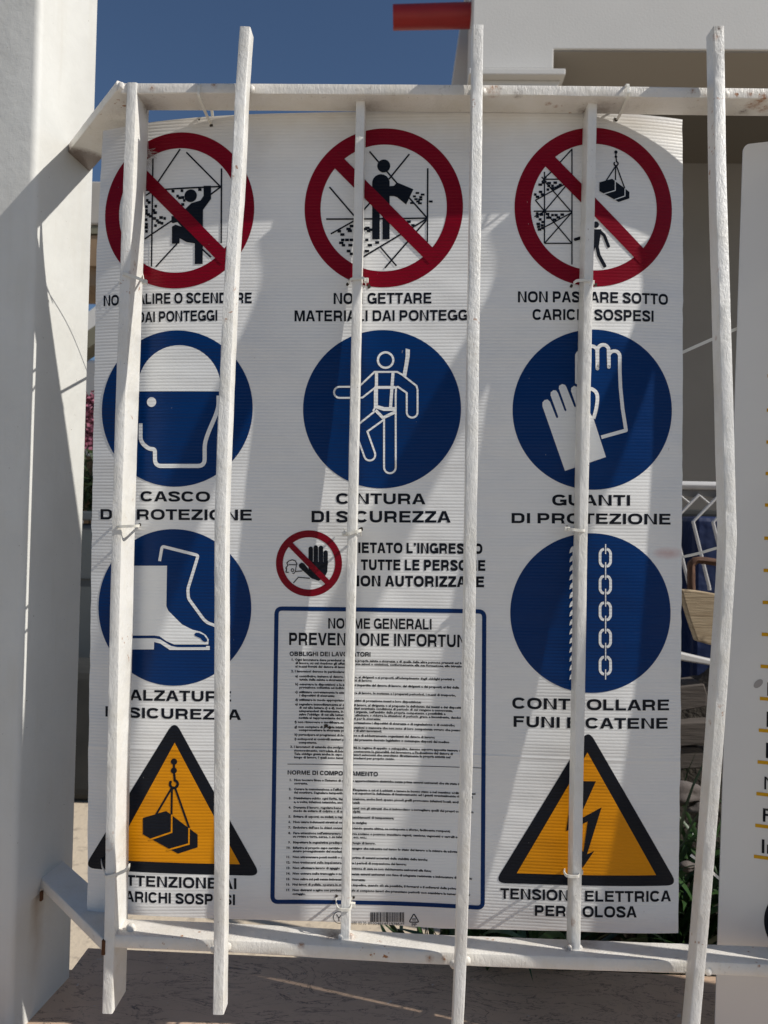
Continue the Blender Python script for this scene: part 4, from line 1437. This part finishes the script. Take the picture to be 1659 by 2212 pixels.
r_ = .013
loc_ = arcpts(-r_, yf + r_, r_, -90, 0) + arcpts(-.004, yb - .004, .004, 0, 90, 3) + arcpts(-.24 + r_, yb - r_, r_, 90, 180) + arcpts(-.24 + r_, yf + r_, r_, 180, 270)
sec_ = [((P0 + pnor * a_ + pdir * b2_).x, (P0 + pnor * a_ + pdir * b2_).y) for a_, b2_ in loc_]
rings = [[bm.verts.new((x, y + .0, z)) for x, y in sec_] for z in np.linspace(zb_ - .02, zt_, 12)]
n = len(sec_)
for r0, r1 in zip(rings[:-1], rings[1:]):
    for j in range(n): bm.faces.new((r0[j], r0[(j + 1) % n], r1[(j + 1) % n], r1[j]))
bm.faces.new(rings[0][::-1]); bm.faces.new(rings[-1])
bmesh.ops.recalc_face_normals(bm, faces=bm.faces)
o = bm_obj('post', bm, M_PIL, pil); shade_auto(o, 35)
# rusty run under the lower brace
M_RUST, t, b = mat('rust_run', (.34, .22, .12), .8, .2)
M_RUSTW, t, b = mat('rust_weld', (.10, .045, .022), .85, .2)
bm = box_bm(XP - .001, XP + .004, .088, .096, ZO - .362 - .026, ZO - .362 - .008, .0015)
bm_obj('rusty_weld', bm, M_RUSTW, pil)
q = onY(223, 2045, -.091)
bm_obj('rusty_weld', box_bm(q.x - .003, q.x + .003, -.0915, -.06, q.z - .014, q.z + .010, .0012), M_RUSTW, grille)

# ------------------------------------------------------------------ low wall with marble coping
M_MARBLE, t, b = mat('brown_marble', (.30, .26, .235), .55, .25)
v = tcoord(t)
n1 = noise(t, v, 5, 6, .6, 1.2)
c = mix(t, ramp(t, n1, [(.3, (0, 0, 0)), (.7, (1, 1, 1))]), (.62, .44, .31), (.48, .34, .24))
vm = tcoord(t, 'Object', (.8, 2.2, 1))
vn_ = math_n(t, 'ABSOLUTE', math_n(t, 'SUBTRACT', noise(t, vm, 4.5, 8, .62, 1.8), .5))
c = mix(t, ramp(t, vn_, [(.0, (1, 1, 1)), (.009, (0, 0, 0))]), c, (.12, .095, .08))
vn2 = math_n(t, 'ABSOLUTE', math_n(t, 'SUBTRACT', noise(t, vm, 9, 6, .6, 2.2), .47))
c = mix(t, math_n(t, 'MULTIPLY', ramp(t, vn2, [(.0, (1, 1, 1)), (.012, (0, 0, 0))]), .6), c, (.16, .13, .11))
c = mix(t, ramp(t, noise(t, v, 120, 3), [(.70, (0, 0, 0)), (.74, (1, 1, 1))]), c, (.14, .11, .09))
c = mix(t, ramp(t, noise(t, v, 50, 2), [(.74, (0, 0, 0)), (.76, (.7, .7, .7))]), c, (.50, .46, .42))
t.links.new(c, b.inputs['Base Color'])
bump(t, b, [(noise(t, v, 90, 5), .0006)], .5)
M_WALL, t, b = mat('rendered_wall', (.55, .53, .49), .85, .2)
v = tcoord(t)
t.links.new(mix(t, noise(t, v, 6, 5), (.60, .58, .54), (.46, .44, .40)), b.inputs['Base Color'])
bump(t, b, [(noise(t, v, 110, 4), .002)], .6)
bk = onZ(190, 2047, ZS)
lw = empty('low_wall', (0, .0, 0), label='low boundary wall with a brown veined marble coping under the grille', cat='wall')
bm = bmesh.new()
xl_ = bk.x - .02
bm = prism_bm([(-1.1, -.30, ZS - .035), (2.1, -.30, ZS - .035), (2.1, bk.y - .03, ZS - .035), (bk.x, bk.y, ZS - .035), (XP, .236, ZS - .035), (-1.1, .236, ZS - .035)], (0, 0, .035), .002)
bm_obj('coping', bm, M_MARBLE, lw)
bm_obj('wall_body', box_bm(-1.08, 2.08, -.27, .0205, 0.0, ZS - .036), M_WALL, lw)
bm_obj('wall_body', box_bm(XP, 2.08, .021, bk.y - .05, 0.0, ZS - .037), M_WALL, lw)

# ------------------------------------------------------------------ ground
M_GROUND, t, b = mat('pale_dusty_ground', (.42, .36, .28), .9, .2)
v = tcoord(t)
c = mix(t, noise(t, v, 1.3, 6), (.66, .56, .43), (.54, .45, .34))
c = mix(t, ramp(t, noise(t, v, 14, 5), [(.55, (0, 0, 0)), (.72, (1, 1, 1))]), c, (.30, .25, .20))
c = mix(t, ramp(t, noise(t, v, 70, 3), [(.68, (0, 0, 0)), (.72, (1, 1, 1))]), c, (.22, .19, .16))
t.links.new(c, b.inputs['Base Color'])
bump(t, b, [(noise(t, v, 45, 5), .006)], .6)
bm = bmesh.new()
vs = [bm.verts.new(p) for p in ((-600, .0, 0), (600, .0, 0), (600, 900, 0), (-600, 900, 0))]
bm.faces.new(vs)
bm_obj('ground', bm, M_GROUND, kind='structure')
M_PAVE, t, b = mat('street_pavement', (.30, .28, .26), .85, .2)
v = tcoord(t)
t.links.new(mix(t, noise(t, v, 3, 6), (.56, .50, .42), (.44, .39, .33)), b.inputs['Base Color'])
bm = bmesh.new()
vs = [bm.verts.new(p) for p in ((-600, -900, 0), (600, -900, 0), (600, .0, 0), (-600, .0, 0))]
bm.faces.new(vs)
bm_obj('pavement', bm, M_PAVE, kind='structure')

# ------------------------------------------------------------------ building at the right, behind
M_REND, t, b = mat('grey_white_render', (.60, .58, .54), .85, .2)
v = tcoord(t)
c = mix(t, noise(t, v, 1.6, 6, .6), (.70, .69, .665), (.60, .59, .565))
c = mix(t, ramp(t, noise(t, v, 25, 5), [(.6, (0, 0, 0)), (.8, (.6, .6, .6))]), c, (.64, .62, .58))
t.links.new(c, b.inputs['Base Color'])
bump(t, b, [(noise(t, v, 70, 5), .0022)], .5)
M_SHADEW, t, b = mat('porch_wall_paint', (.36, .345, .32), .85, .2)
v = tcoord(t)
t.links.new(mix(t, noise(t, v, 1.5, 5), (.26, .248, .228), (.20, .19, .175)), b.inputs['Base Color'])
YF = 4.0
bld = empty('porch_building', tuple(onY(1100, 1400, YF).to_tuple()[:2] + (0,)), label='grey-white rendered building with a deep porch beam, behind the right half of the sign', cat='building')


def bx(name, x0, y0, x1, y1, Y, dep, mt, parent, bev=.01, zmin=None):
    """box whose front face spans two readings on the plane Y"""
    a = onY(x0, y0, Y); b2 = onY(x1, y1, Y)
    z0 = min(a.z, b2.z) if zmin is None else zmin
    return bm_obj(name, box_bm(min(a.x, b2.x), max(a.x, b2.x), Y, Y + dep, z0, max(a.z, b2.z), bev), mt, parent)


za = onY(1300, 106, YF).z
zt2 = 8.0
xl = onY(1021, 90, YF).x; xm = onY(1196, 106, YF).x
zcap = onY(1120, 148, YF).z
bm_obj('beam', prism_bm([(xl, YF, zcap), (xm, YF, zcap), (xm, YF, za), (12, YF, za), (12, YF, zt2), (xl, YF, zt2)], (0, .45, 0), .006), M_REND, bld)
M_SOFF, _t, _b = mat('beam_soffit_shade', (.30, .275, .24), .85, .2)  # dark tone puts the shade under the beam into the colour
bm_obj('soffit_shade_board', box_bm(xm + .004, 11.9, YF + .012, YF + .445, za - .012, za - .001, .0), M_SOFF, bld)  # thin board added to carry the painted shade of the beam underside
yc_ = YF - .12
zct = onY(1120, 147, yc_).z; zc2 = onY(1120, 160.5, yc_).z
bm_obj('capital', box_bm(onY(1013, 150, yc_).x, onY(1222, 150, yc_).x, yc_, YF + .62, zc2, zct, .006), M_REND, bld)
xa_, xb_ = onY(1024, 165, YF - .05).x, onY(1212, 165, YF - .05).x
xa2, xb2 = xa_ + .10, xb_ - .10
zc3 = onY(1120, 186, YF - .05).z - .05
bm_obj('capital_moulding', prism_bm([(xa_, YF - .05, zc2 - .002), (xa_ + .03, YF - .05, (zc2 + zc3) / 2), (xa2, YF - .05, zc3), (xb2, YF - .05, zc3), (xb_ - .03, YF - .05, (zc2 + zc3) / 2), (xb_, YF - .05, zc2 - .002)], (0, .6, 0), .004), M_REND, bld)
bm_obj('corner_mass', box_bm(xl + .01, xm - .01, YF + .003, YF + .44, zct - .01, zcap + .01, .0), M_REND, bld)
bm_obj('pilaster', box_bm(xa2 + .02, xb2 - .02, YF, YF + .5, 0, zc3 - .002, .01), M_REND, bld)
ys_ = YF + .62
bm_obj('side_wall', prism_bm([onY(996, 40, ys_), onY(975, 182, ys_), onY(966, 240, ys_), (onY(966, 240, ys_).x, ys_, 0), (xm, ys_, 0), (xm, ys_, zt2), (onY(996, 40, ys_).x + .3, ys_, zt2)], (0, .12, 0), .01), M_REND, bld)
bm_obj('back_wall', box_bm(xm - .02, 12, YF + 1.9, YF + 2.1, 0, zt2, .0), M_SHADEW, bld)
M_CEIL, _t, _b = mat('porch_ceiling_shade', (.125, .115, .10), .85, .2)  # darker than the porch wall: recess shade put into the colour
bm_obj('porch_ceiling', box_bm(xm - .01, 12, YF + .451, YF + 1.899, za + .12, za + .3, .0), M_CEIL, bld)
xs_ = onY(1478, 600, YF + 1.7).x
# red pipe sticking out of the corner
M_REDP, t, b = mat('red_plastic_pipe', (.36, .022, .016), .45, .5)
v = tcoord(t)
t.links.new(mix(t, noise(t, v, 6, 4), (.36, .016, .013), (.27, .012, .010)), b.inputs['Base Color'])
pa_ = onY(849, 38, YF + .27); pb_ = onY(1040, 33, YF + .27)
rp = empty('drain_pipe', tuple(pa_), label='red plastic pipe poking out to the left of the building corner', cat='pipe')
ax = (pb_ - pa_)
rad_ = (onY(850, 13, YF).z - onY(850, 65, YF).z) / 2
bm = bmesh.new()
nseg = 36
dirx = ax.normalized(); u1 = dirx.cross(Vector((0, 0, 1))).normalized(); u2 = dirx.cross(u1)
R0 = []
for (s, rr_) in ((0, rad_ * .97), (ax.length, rad_), (ax.length, rad_ * .9), (0, rad_ * .35)):
    R0.append([bm.verts.new(pa_ + dirx * s + (u1 * math.cos(2 * math.pi * i / nseg) + u2 * math.sin(2 * math.pi * i / nseg)) * rr_) for i in range(nseg)])
for k in range(4):
    for i in range(nseg): bm.faces.new((R0[k][i], R0[k][(i + 1) % nseg], R0[(k + 1) % 4][(i + 1) % nseg], R0[(k + 1) % 4][i]))
bmesh.ops.recalc_face_normals(bm, faces=bm.faces)
o = bm_obj('pipe_body', bm, M_REDP, rp); shade_auto(o, 40)

# ------------------------------------------------------------------ steel lattice railing, behind the gap at the right
M_WM, t, b = mat('white_metal', (.62, .61, .60), .4, .5)
YG = 1.15


def zq(x, y): return (2700 + x / 4.2527) * .54004, (1900 + y / 4.2527) * .54004


lat = empty('lattice_railing', tuple(onY(1500, 1500, YG)), label='white metal railing with a zigzag lattice, standing behind the gap at the right', cat='railing')


def gb(name, q0, q1, wd, parent, mt, Y=YG, dep=.012):
    a, b2 = onY(*zq(*q0), Y), onY(*zq(*q1), Y)
    bm_obj(name, bar_bm([a, b2], wd, dep, .002, step=.2, jit=0, smoothpath=False), mt, parent)


kx_ = (onY(1500, 1100, YG) - onY(1499, 1100, YG)).length
a = onY(*zq(110, 170), YG); b2 = onY(*zq(710, 180), YG)
dd = (b2 - a).normalized()
bm_obj('top_rail', bar_bm([a - dd * .9, b2 + dd * 1.5], .026, .03, .009, step=.4, jit=0, smoothpath=False), M_WM, lat)
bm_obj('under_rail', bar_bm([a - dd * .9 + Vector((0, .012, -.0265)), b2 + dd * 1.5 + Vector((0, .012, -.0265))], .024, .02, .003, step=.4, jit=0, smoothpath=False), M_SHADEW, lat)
per = (onY(*zq(640, 800), YG) - onY(*zq(300, 790), YG))
wbar = (onY(*zq(420, 1000), YG) - onY(*zq(365, 1000), YG)).length * .8
base = [onY(*zq(*q), YG + .001) for q in ((760, 340), (320, 795), (590, 1890), (600, 1960))]
short = [onY(*zq(*q), YG + .004) for q in ((400, 330), (620, 510))]
for k in range(-4, 6):
    bm = bar_bm([p + per * k for p in base], wbar, .012, .002, step=.3, jit=0, smoothpath=False)
    bm_obj('zigzag_bar', bm, M_WM, lat)
    bm = bar_bm([p + per * (k - 1) for p in short], wbar * .7, .008, .002, step=.3, jit=0, smoothpath=False)
    bm_obj('zigzag_stub', bm, M_WM, lat)
for xx_ in (-4, 5.6):
    p0 = base[1] + per * xx_
    bm_obj('rail_post', box_bm(p0.x - .015, p0.x + .015, YG, YG + .03, 0, a.z + .012, .002), M_WM, lat)

# blue tarpaulin sheet stacked behind the railing
M_TARP, t, b = mat('dark_blue_sheet', (.006, .020, .085), .5, .4)
v = tcoord(t)
t.links.new(mix(t, noise(t, v, 5, 5), (.008, .026, .11), (.003, .008, .03)), b.inputs['Base Color'])
bump(t, b, [(noise(t, v, 8, 3), .03)], .5)
p0 = onY(*zq(330, 700), YG + .5)
tp_ = bm_obj('blue_crate', box_bm(p0.x, p0.x + .9, YG + .5, YG + .9, 0, p0.z, .02), M_TARP)
prop(tp_, label='dark blue plastic crate half hidden behind the zigzag railing', cat='crate')
M_DARKT, t, b = mat('dark_clutter', (.035, .035, .035), .8, .2)
v = tcoord(t)
t.links.new(mix(t, noise(t, v, 7, 5), (.05, .05, .048), (.018, .02, .02)), b.inputs['Base Color'])
p1 = onY(*zq(60, 560), YG + .8)
dk = bm_obj('dark_cabinet', box_bm(p1.x - .9, p1.x + 1.6, YG + 1.0, YG + 1.4, 0, p1.z, .02), M_DARKT)
prop(dk, label='dark grey cabinet in the shade behind the blue crate', cat='cabinet')
# rusty elbow
M_RUSTY, t, b = mat('rusty_iron', (.12, .06, .035), .75, .3)
v = tcoord(t)
t.links.new(mix(t, noise(t, v, 30, 4), (.17, .085, .05), (.07, .04, .03)), b.inputs['Base Color'])
el = [onY(*zq(*q), YG - .10) for q in ((300, 2050), (300, 1520), (380, 1450), (760, 1490), (1150, 1560))]
o = bm_obj('rusty_elbow', bar_bm(el, .022, .022, .008, step=.01, jit=.0006), M_RUSTY); shade_auto(o, 50)
prop(o, label='rusty brown iron tube bent at a right angle, in front of the zigzag railing', cat='tube')

# timber and rubble pile
M_WOOD, t, b = mat('weathered_board', (.40, .30, .19), .8, .2)
vv_ = tcoord(t, 'Object', (1, 1, 14))
c = mix(t, ramp(t, noise(t, vv_, 9, 5, .6, .5), [(.35, (0, 0, 0)), (.7, (1, 1, 1))]), (.50, .40, .27), (.33, .25, .16))
v = tcoord(t)
c = mix(t, ramp(t, noise(t, v, 18, 4), [(.58, (0, 0, 0)), (.72, (1, 1, 1))]), c, (.16, .12, .08))
t.links.new(c, b.inputs['Base Color'])
bump(t, b, [(noise(t, vv_, 14, 4), .003)], .6)
M_GWOOD, t, b = mat('grey_plank', (.20, .17, .145), .85, .2)
vv_ = tcoord(t, 'Object', (1, 1, 12))
t.links.new(mix(t, noise(t, vv_, 8, 5, .6, .5), (.15, .13, .115), (.07, .06, .055)), b.inputs['Base Color'])
bump(t, b, [(noise(t, vv_, 12, 4), .003)], .6)
pile = []


def zq2(x, y): return (2700 + x / 4.2527) * .54004, (2380 + y / 4.2527) * .54004


def zq3(x, y): return (2680 + x / 4.232) * .54004, (2860 + y / 4.232) * .54004


def slab_of(name, pts, Y, dep, mt, label, cat, f, bev=.004):
    P_ = [onY(*f(*q), Y) for q in pts]
    o = bm_obj(name, prism_bm(P_, (0, dep, 0), bev), mt)
    return prop(o, label=label, cat=cat)


slab_of('wooden_board', [(105, -95), (400, -70), (700, -20), (1300, 90), (1200, 1000), (960, 945), (380, 790), (230, 350)], .78, .03, M_WOOD,
        'broken sunlit wooden board leaning in the rubble behind the gap', 'board', zq2)
slab_of('metal_channel', [(-900, 900), (110, 985), (620, 1105), (1300, 1230), (1300, 1320), (610, 1200), (110, 1120), (-900, 1050)], .76, .05, M_WM,
        'pale metal channel lying under the sunlit board', 'metal channel', zq2)
slab_of('timber_block', [(-900, 1620), (110, 1560), (500, 1510), (560, 1700), (540, 1905), (110, 1980), (-900, 2080)], .77, .10, M_GWOOD,
        'grey timber block below the pale metal channel', 'timber', zq2)
slab_of('grey_plank', [(-900, 150), (190, 140), (620, 118), (1500, 90), (1500, 480), (620, 500), (190, 540), (-900, 600)], .74, .05, M_GWOOD,
        'grey weathered plank stacked above the leaves', 'plank', zq3)
slab_of('split_plank', [(-900, 570), (190, 548), (470, 540), (600, 620), (1500, 650), (1500, 920), (560, 910), (190, 925), (-900, 960)], .75, .06, M_GWOOD,
        'split grey plank at the bottom of the stack, just above the green shoot', 'plank', zq3)
M_STONE, t, b = mat('dusty_stone', (.25, .22, .20), .9, .2)
v = tcoord(t)
t.links.new(mix(t, noise(t, v, 12, 5), (.17, .145, .135), (.09, .08, .075)), b.inputs['Base Color'])
bump(t, b, [(noise(t, v, 30, 4), .006)], .7)


def stone(px, py, Y, rx, label):
    bm = bmesh.new(); bmesh.ops.create_icosphere(bm, subdivisions=3, radius=1)
    p = onY(px, py, Y); rn = random.Random(int(px * 7 + py))
    ph = [rn.uniform(0, 6) for _ in range(6)]
    for v_ in bm.verts:
        q = v_.co
        k = 1 + .18 * math.sin(3 * q.x + ph[0]) + .15 * math.sin(4 * q.y + ph[1]) + .15 * math.sin(5 * q.z + ph[2])
        v_.co = Vector((q.x * rx * 1.3, q.y * rx, q.z * rx * .8)) * k + p
    return prop(bm_obj('stone', bm, M_STONE, smooth=True), label=label, cat='stone')


# dark backing of the rubble: a heap of earth with rubble under the planks
bm = bmesh.new()
NX, NY = 50, 20
g = [[None] * (NY + 1) for _ in range(NX + 1)]
hp = random.Random(5)
x_0 = onY(1290, 1700, .6).x
for i in range(NX + 1):
    for j in range(NY + 1):
        sx_, sy_ = i / NX, j / NY
        hh = max(0, math.sin(math.pi * sx_)) ** .5 * max(0, math.sin(math.pi * sy_)) ** .6
        z = 1.20 * hh + hp.uniform(-.02, .02) * hh
        g[i][j] = bm.verts.new((x_0 - .1 + sx_ * 1.7, .80 + sy_ * .34, z))
for i in range(NX):
    for j in range(NY): bm.faces.new((g[i][j], g[i + 1][j], g[i + 1][j + 1], g[i][j + 1]))
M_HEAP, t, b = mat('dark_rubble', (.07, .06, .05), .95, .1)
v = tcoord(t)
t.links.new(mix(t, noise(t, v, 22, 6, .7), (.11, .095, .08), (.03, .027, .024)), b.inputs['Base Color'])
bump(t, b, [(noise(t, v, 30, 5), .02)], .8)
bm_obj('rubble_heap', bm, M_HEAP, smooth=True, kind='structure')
stone(1485, 1715, .60, .034, 'pinkish grey stone among the leaves, left of the bulging bar')
stone(1512, 1752, .58, .027, 'small pinkish stone just right of and below the larger leaf-framed stone')
stone(1488, 1870, .50, .014, 'pebble-sized tan stone low down among the dark leaves')

# plants with strap leaves behind the sign
M_LEAF, t, b = mat('strap_leaf', (.035, .085, .018), .4, .5)
v = tcoord(t)
t.links.new(mix(t, noise(t, v, 14, 3), (.035, .085, .02), (.014, .038, .010)), b.inputs['Base Color'])
b.inputs['Subsurface Weight'].default_value = .05


def leaf_mesh(L, wd, bend, seed, nm='leaf'):
    rn = random.Random(seed)
    bm = bmesh.new(); n_ = 9; rows = []
    for i in range(n_ + 1):
        s = i / n_
        ww = wd * (math.sin(math.pi * min(1, .12 + s * .88)) ** .7) * (1 - s ** 3 * .6)
        th = bend * s
        x = L * (math.sin(th) / bend if bend else s); z = L * ((1 - math.cos(th)) / bend if bend else 0)
        rows.append([bm.verts.new((-ww / 2, ww * .15, 0)), bm.verts.new((0, 0, 0)), bm.verts.new((ww / 2, ww * .15, 0))])
        for v_ in rows[-1]:
            v_.co = Vector((v_.co.x, z + v_.co.y, x))
    for r0, r1 in zip(rows[:-1], rows[1:]):
        for j in range(2): bm.faces.new((r0[j], r0[j + 1], r1[j + 1], r1[j]))
    me = bpy.data.meshes.new(nm); bm.to_mesh(me); bm.free()
    for p in me.polygons: p.use_smooth = True
    me.materials.append(M_LEAF)
    return me


LM = [leaf_mesh(.42, .022, 1.3, 1), leaf_mesh(.34, .026, 1.7, 2), leaf_mesh(.50, .018, .9, 3), leaf_mesh(.26, .030, 1.1, 4)]


def plant(name, base, n_, label, cat, sc=1.0, seed=0, height=.0, spread=.06):
    rt = empty(name, base, label=label, cat=cat)
    rn = random.Random(seed)
    for k in range(n_):
        o = bpy.data.objects.new('leaf', LM[k % 4]); COL.objects.link(o); o.parent = rt
        o.location = (rn.uniform(-spread, spread), rn.uniform(-spread, spread), rn.uniform(0, height))
        o.rotation_euler = (rn.uniform(-.5, .5), rn.uniform(-.5, .5), rn.uniform(0, 6.28))
        s = rn.uniform(.75, 1.2) * sc
        o.scale = (s, s, s)
    # soil clump at the foot
    bm = bmesh.new(); bmesh.ops.create_cone(bm, segments=14, radius1=spread * 1.4, radius2=spread * .6, depth=max(.1, base[2] + .02), cap_ends=True)
    bmesh.ops.translate(bm, verts=bm.verts, vec=(base[0], base[1], (base[2] + .02) / 2))
    bm_obj('stem_clump', bm, M_HEAP, rt)
    return rt


xg = onY(1500, 1900, .62).x
plant('strap_leaf_plant', (xg - .34, .66, .28), 85, 'dark strap-leaved plant whose tips show under the bottom edge of the sign, left clump', 'plant', 1.0, 1, .12)
plant('strap_leaf_plant', (xg - .05, .64, .34), 85, 'dark strap-leaved plant filling the gap between the sign and the bulging bar', 'plant', 1.05, 2, .15)
plant('strap_leaf_plant', (xg + .18, .66, .34), 80, 'dark strap-leaved plant in the narrow gap beside the plain notice board', 'plant', 1.05, 3, .15)
plant('strap_leaf_plant', (xg - .66, .72, .22), 30, 'strap-leaved plant hidden behind the middle of the sign, low over the bottom rail', 'plant', .8, 4, .05)

plant('strap_leaf_plant', (.30, .40, .46), 90, 'unseen strap-leaved plant added behind the right third of the sign to block sun on the coping', 'plant', 1.15, 6, .12, .10)  # extra hidden plant, added to break up sun reaching the coping
# ------------------------------------------------------------------ things in the gap beside the pillar
M_STUC, t, b = mat('old_stucco', (.42, .40, .36), .9, .2)
v = tcoord(t)
t.links.new(mix(t, noise(t, v, 5, 6), (.50, .47, .43), (.36, .34, .31)), b.inputs['Base Color'])
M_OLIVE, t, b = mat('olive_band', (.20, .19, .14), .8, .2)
M_TAN, t, b = mat('tan_wood', (.30, .21, .13), .8, .2)
v = tcoord(t, 'Object', (6, 1, 1))
t.links.new(mix(t, noise(t, v, 5, 5), (.36, .26, .17), (.22, .15, .09)), b.inputs['Base Color'])
YP = 3.2
perg = empty('roof_terrace', tuple(onY(300, 600, YP)[:2]) + (0,), label='stuccoed roof edge over a timber beam, glimpsed between the pillar and the sign', cat='roof')
bx('parapet', 110, 390, 420, 487, YP, .5, M_STUC, perg)
bx('olive_board', 110, 487.5, 420, 507, YP + .01, .5, M_OLIVE, perg, 0)
bx('timber_beam', 110, 507.5, 420, 577, YP + .02, .5, M_TAN, perg, 0)
bx('beam_underside', 110, 577.5, 420, 620, YP + .06, .4, M_TAN, perg, 0)
xq = onY(330, 900, YP).x
bm_obj('post', box_bm(xq, xq + .25, YP + .05, YP + .3, 0, onY(330, 620, YP).z, .01), M_STUC, perg)
Pp = [onY(x, y, YP - .1) for x, y in ((120, 727), (215, 655), (420, 500), (420, 600), (215, 738), (120, 792))]
Pd = prism_bm([onY(x, y, YP - .1) for x, y in ((120, 762), (215, 697), (330, 615), (330, 655), (215, 735), (120, 800))], (0, .15, 0))
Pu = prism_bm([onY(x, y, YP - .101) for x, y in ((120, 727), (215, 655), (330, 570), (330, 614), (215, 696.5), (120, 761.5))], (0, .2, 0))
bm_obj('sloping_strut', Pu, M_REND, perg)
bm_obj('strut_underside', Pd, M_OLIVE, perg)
# far white wall, its rail on top
wl = bm_obj('garden_wall', box_bm(onY(60, 900, 5).x, onY(420, 900, 5).x, 5, 5.2, 0, onY(190, 776, 5).z, .03), M_REND)
prop(wl, label='pale rendered garden wall behind the pink flowers', cat='wall')
cap_z = onY(190, 776, 5).z
# oleander
M_OL, t, b = mat('shrub_leaf', (.04, .07, .025), .5, .4)
v = tcoord(t)
t.links.new(mix(t, noise(t, v, 9, 3), (.06, .10, .035), (.025, .045, .018)), b.inputs['Base Color'])
M_PINK, t, b = mat('pink_petal', (.55, .13, .24), .6, .3)
v = tcoord(t)
t.links.new(mix(t, noise(t, v, 20, 3), (.36, .14, .20), (.20, .05, .08)), b.inputs['Base Color'])
YO = 3.6
c1 = onY(193, 985, YO)
shrub = empty('flowering_shrub', (c1.x, c1.y, 0), label='pink flowering shrub in the gap between the pillar and the sign', cat='shrub')
rn = random.Random(9)
bm = bmesh.new()
for k in range(2600):
    th, ph = rn.uniform(0, 6.28), rn.uniform(0, 3.14)
    r = rn.uniform(.1, 1) ** .5
    cc = Vector((c1.x + .55 * r * math.cos(th) * math.sin(ph), c1.y + .4 * r * math.sin(th) * math.sin(ph), c1.z - .02 + .36 * r * math.cos(ph)))
    d1 = Vector((rn.gauss(0, 1), rn.gauss(0, 1), rn.gauss(0, 1) + .3)).normalized(); d2 = d1.cross(Vector((rn.gauss(0, 1), rn.gauss(0, 1), rn.gauss(0, 1)))).normalized()
    L_, W_ = rn.uniform(.04, .075), rn.uniform(.006, .010)
    bm.faces.new([bm.verts.new(cc + d2 * W_), bm.verts.new(cc + d1 * L_), bm.verts.new(cc - d2 * W_), bm.verts.new(cc - d1 * L_)])
bm_obj('foliage', bm, M_OL, shrub, kind='stuff')
bm = bmesh.new()
for px, py, r in ((190, 862, .06), (199, 882, .06), (188, 900, .05), (178, 880, .05), (186, 940, .04), (196, 955, .04), (180, 960, .04), (205, 925, .04), (212, 870, .05)):
    cc0 = onY(px, py, YO - .42)
    for k in range(70):
        cc = cc0 + Vector((rn.gauss(0, r * .5), rn.gauss(0, r * .5), rn.gauss(0, r * .45)))
        d1 = Vector((rn.gauss(0, 1), rn.gauss(0, 1), rn.gauss(0, 1))).normalized(); d2 = d1.cross(Vector((rn.gauss(0, 1), rn.gauss(0, 1), .5))).normalized()
        bm.faces.new([bm.verts.new(cc + d2 * .014), bm.verts.new(cc + d1 * .016), bm.verts.new(cc - d2 * .014), bm.verts.new(cc - d1 * .016)])
bm_obj('blossom', bm, M_PINK, shrub, kind='stuff')
bm_obj('stem', box_bm(c1.x - .02, c1.x + .02, c1.y - .02, c1.y + .02, 0, c1.z, .005), M_TAN, shrub)
# grey bin, dark things standing below
M_BIN, t, b = mat('grey_steel', (.085, .095, .10), .5, .4)
v = tcoord(t)
t.links.new(mix(t, noise(t, v, 4, 4), (.10, .115, .12), (.06, .065, .07)), b.inputs['Base Color'])
tk = empty('steel_tank', tuple(onY(180, 1300, 3.0)[:2]) + (0,), label='dark grey steel tank standing below the flowering shrub', cat='tank')
bx('lid', 90, 1102, 420, 1130, 2.98, .7, M_BIN, tk, .01)
bx('tank_body', 100, 1130.5, 400, 1588, 3.0, .6, M_BIN, tk, .02, zmin=0.0)
zz0 = onY(180, 1250, 2.98).z
bx('band', 100, 1248, 400, 1256, 2.985, .6, M_DARKT, tk, .0)
p0, p1 = onY(60, 1420, 2.6), onY(420, 1590, 2.6)
bgm = bm_obj('dark_ground_block', box_bm(-2.2, p1.x, 2.55, 2.8, 0, onY(180, 1430, 2.6).z, .08, seg=4), M_DARKT)  # dark box added to stand for black clutter and shadowed ground
prop(bgm, label='dark block for black clutter and shaded ground in front of the grey steel tank', cat='dark block')

# shared groups
for o in list(COL.objects):
    if o.parent is None and o.get('category') == 'cable tie': o['group'] = 'cable ties holding the signs to the grille'
    if o.parent is None and o.name.startswith('strap_leaf_plant'): o['group'] = 'strap-leaved plants behind the sign'
    if o.parent is None and o.name.startswith('stone'): o['group'] = 'stones among the leaves'
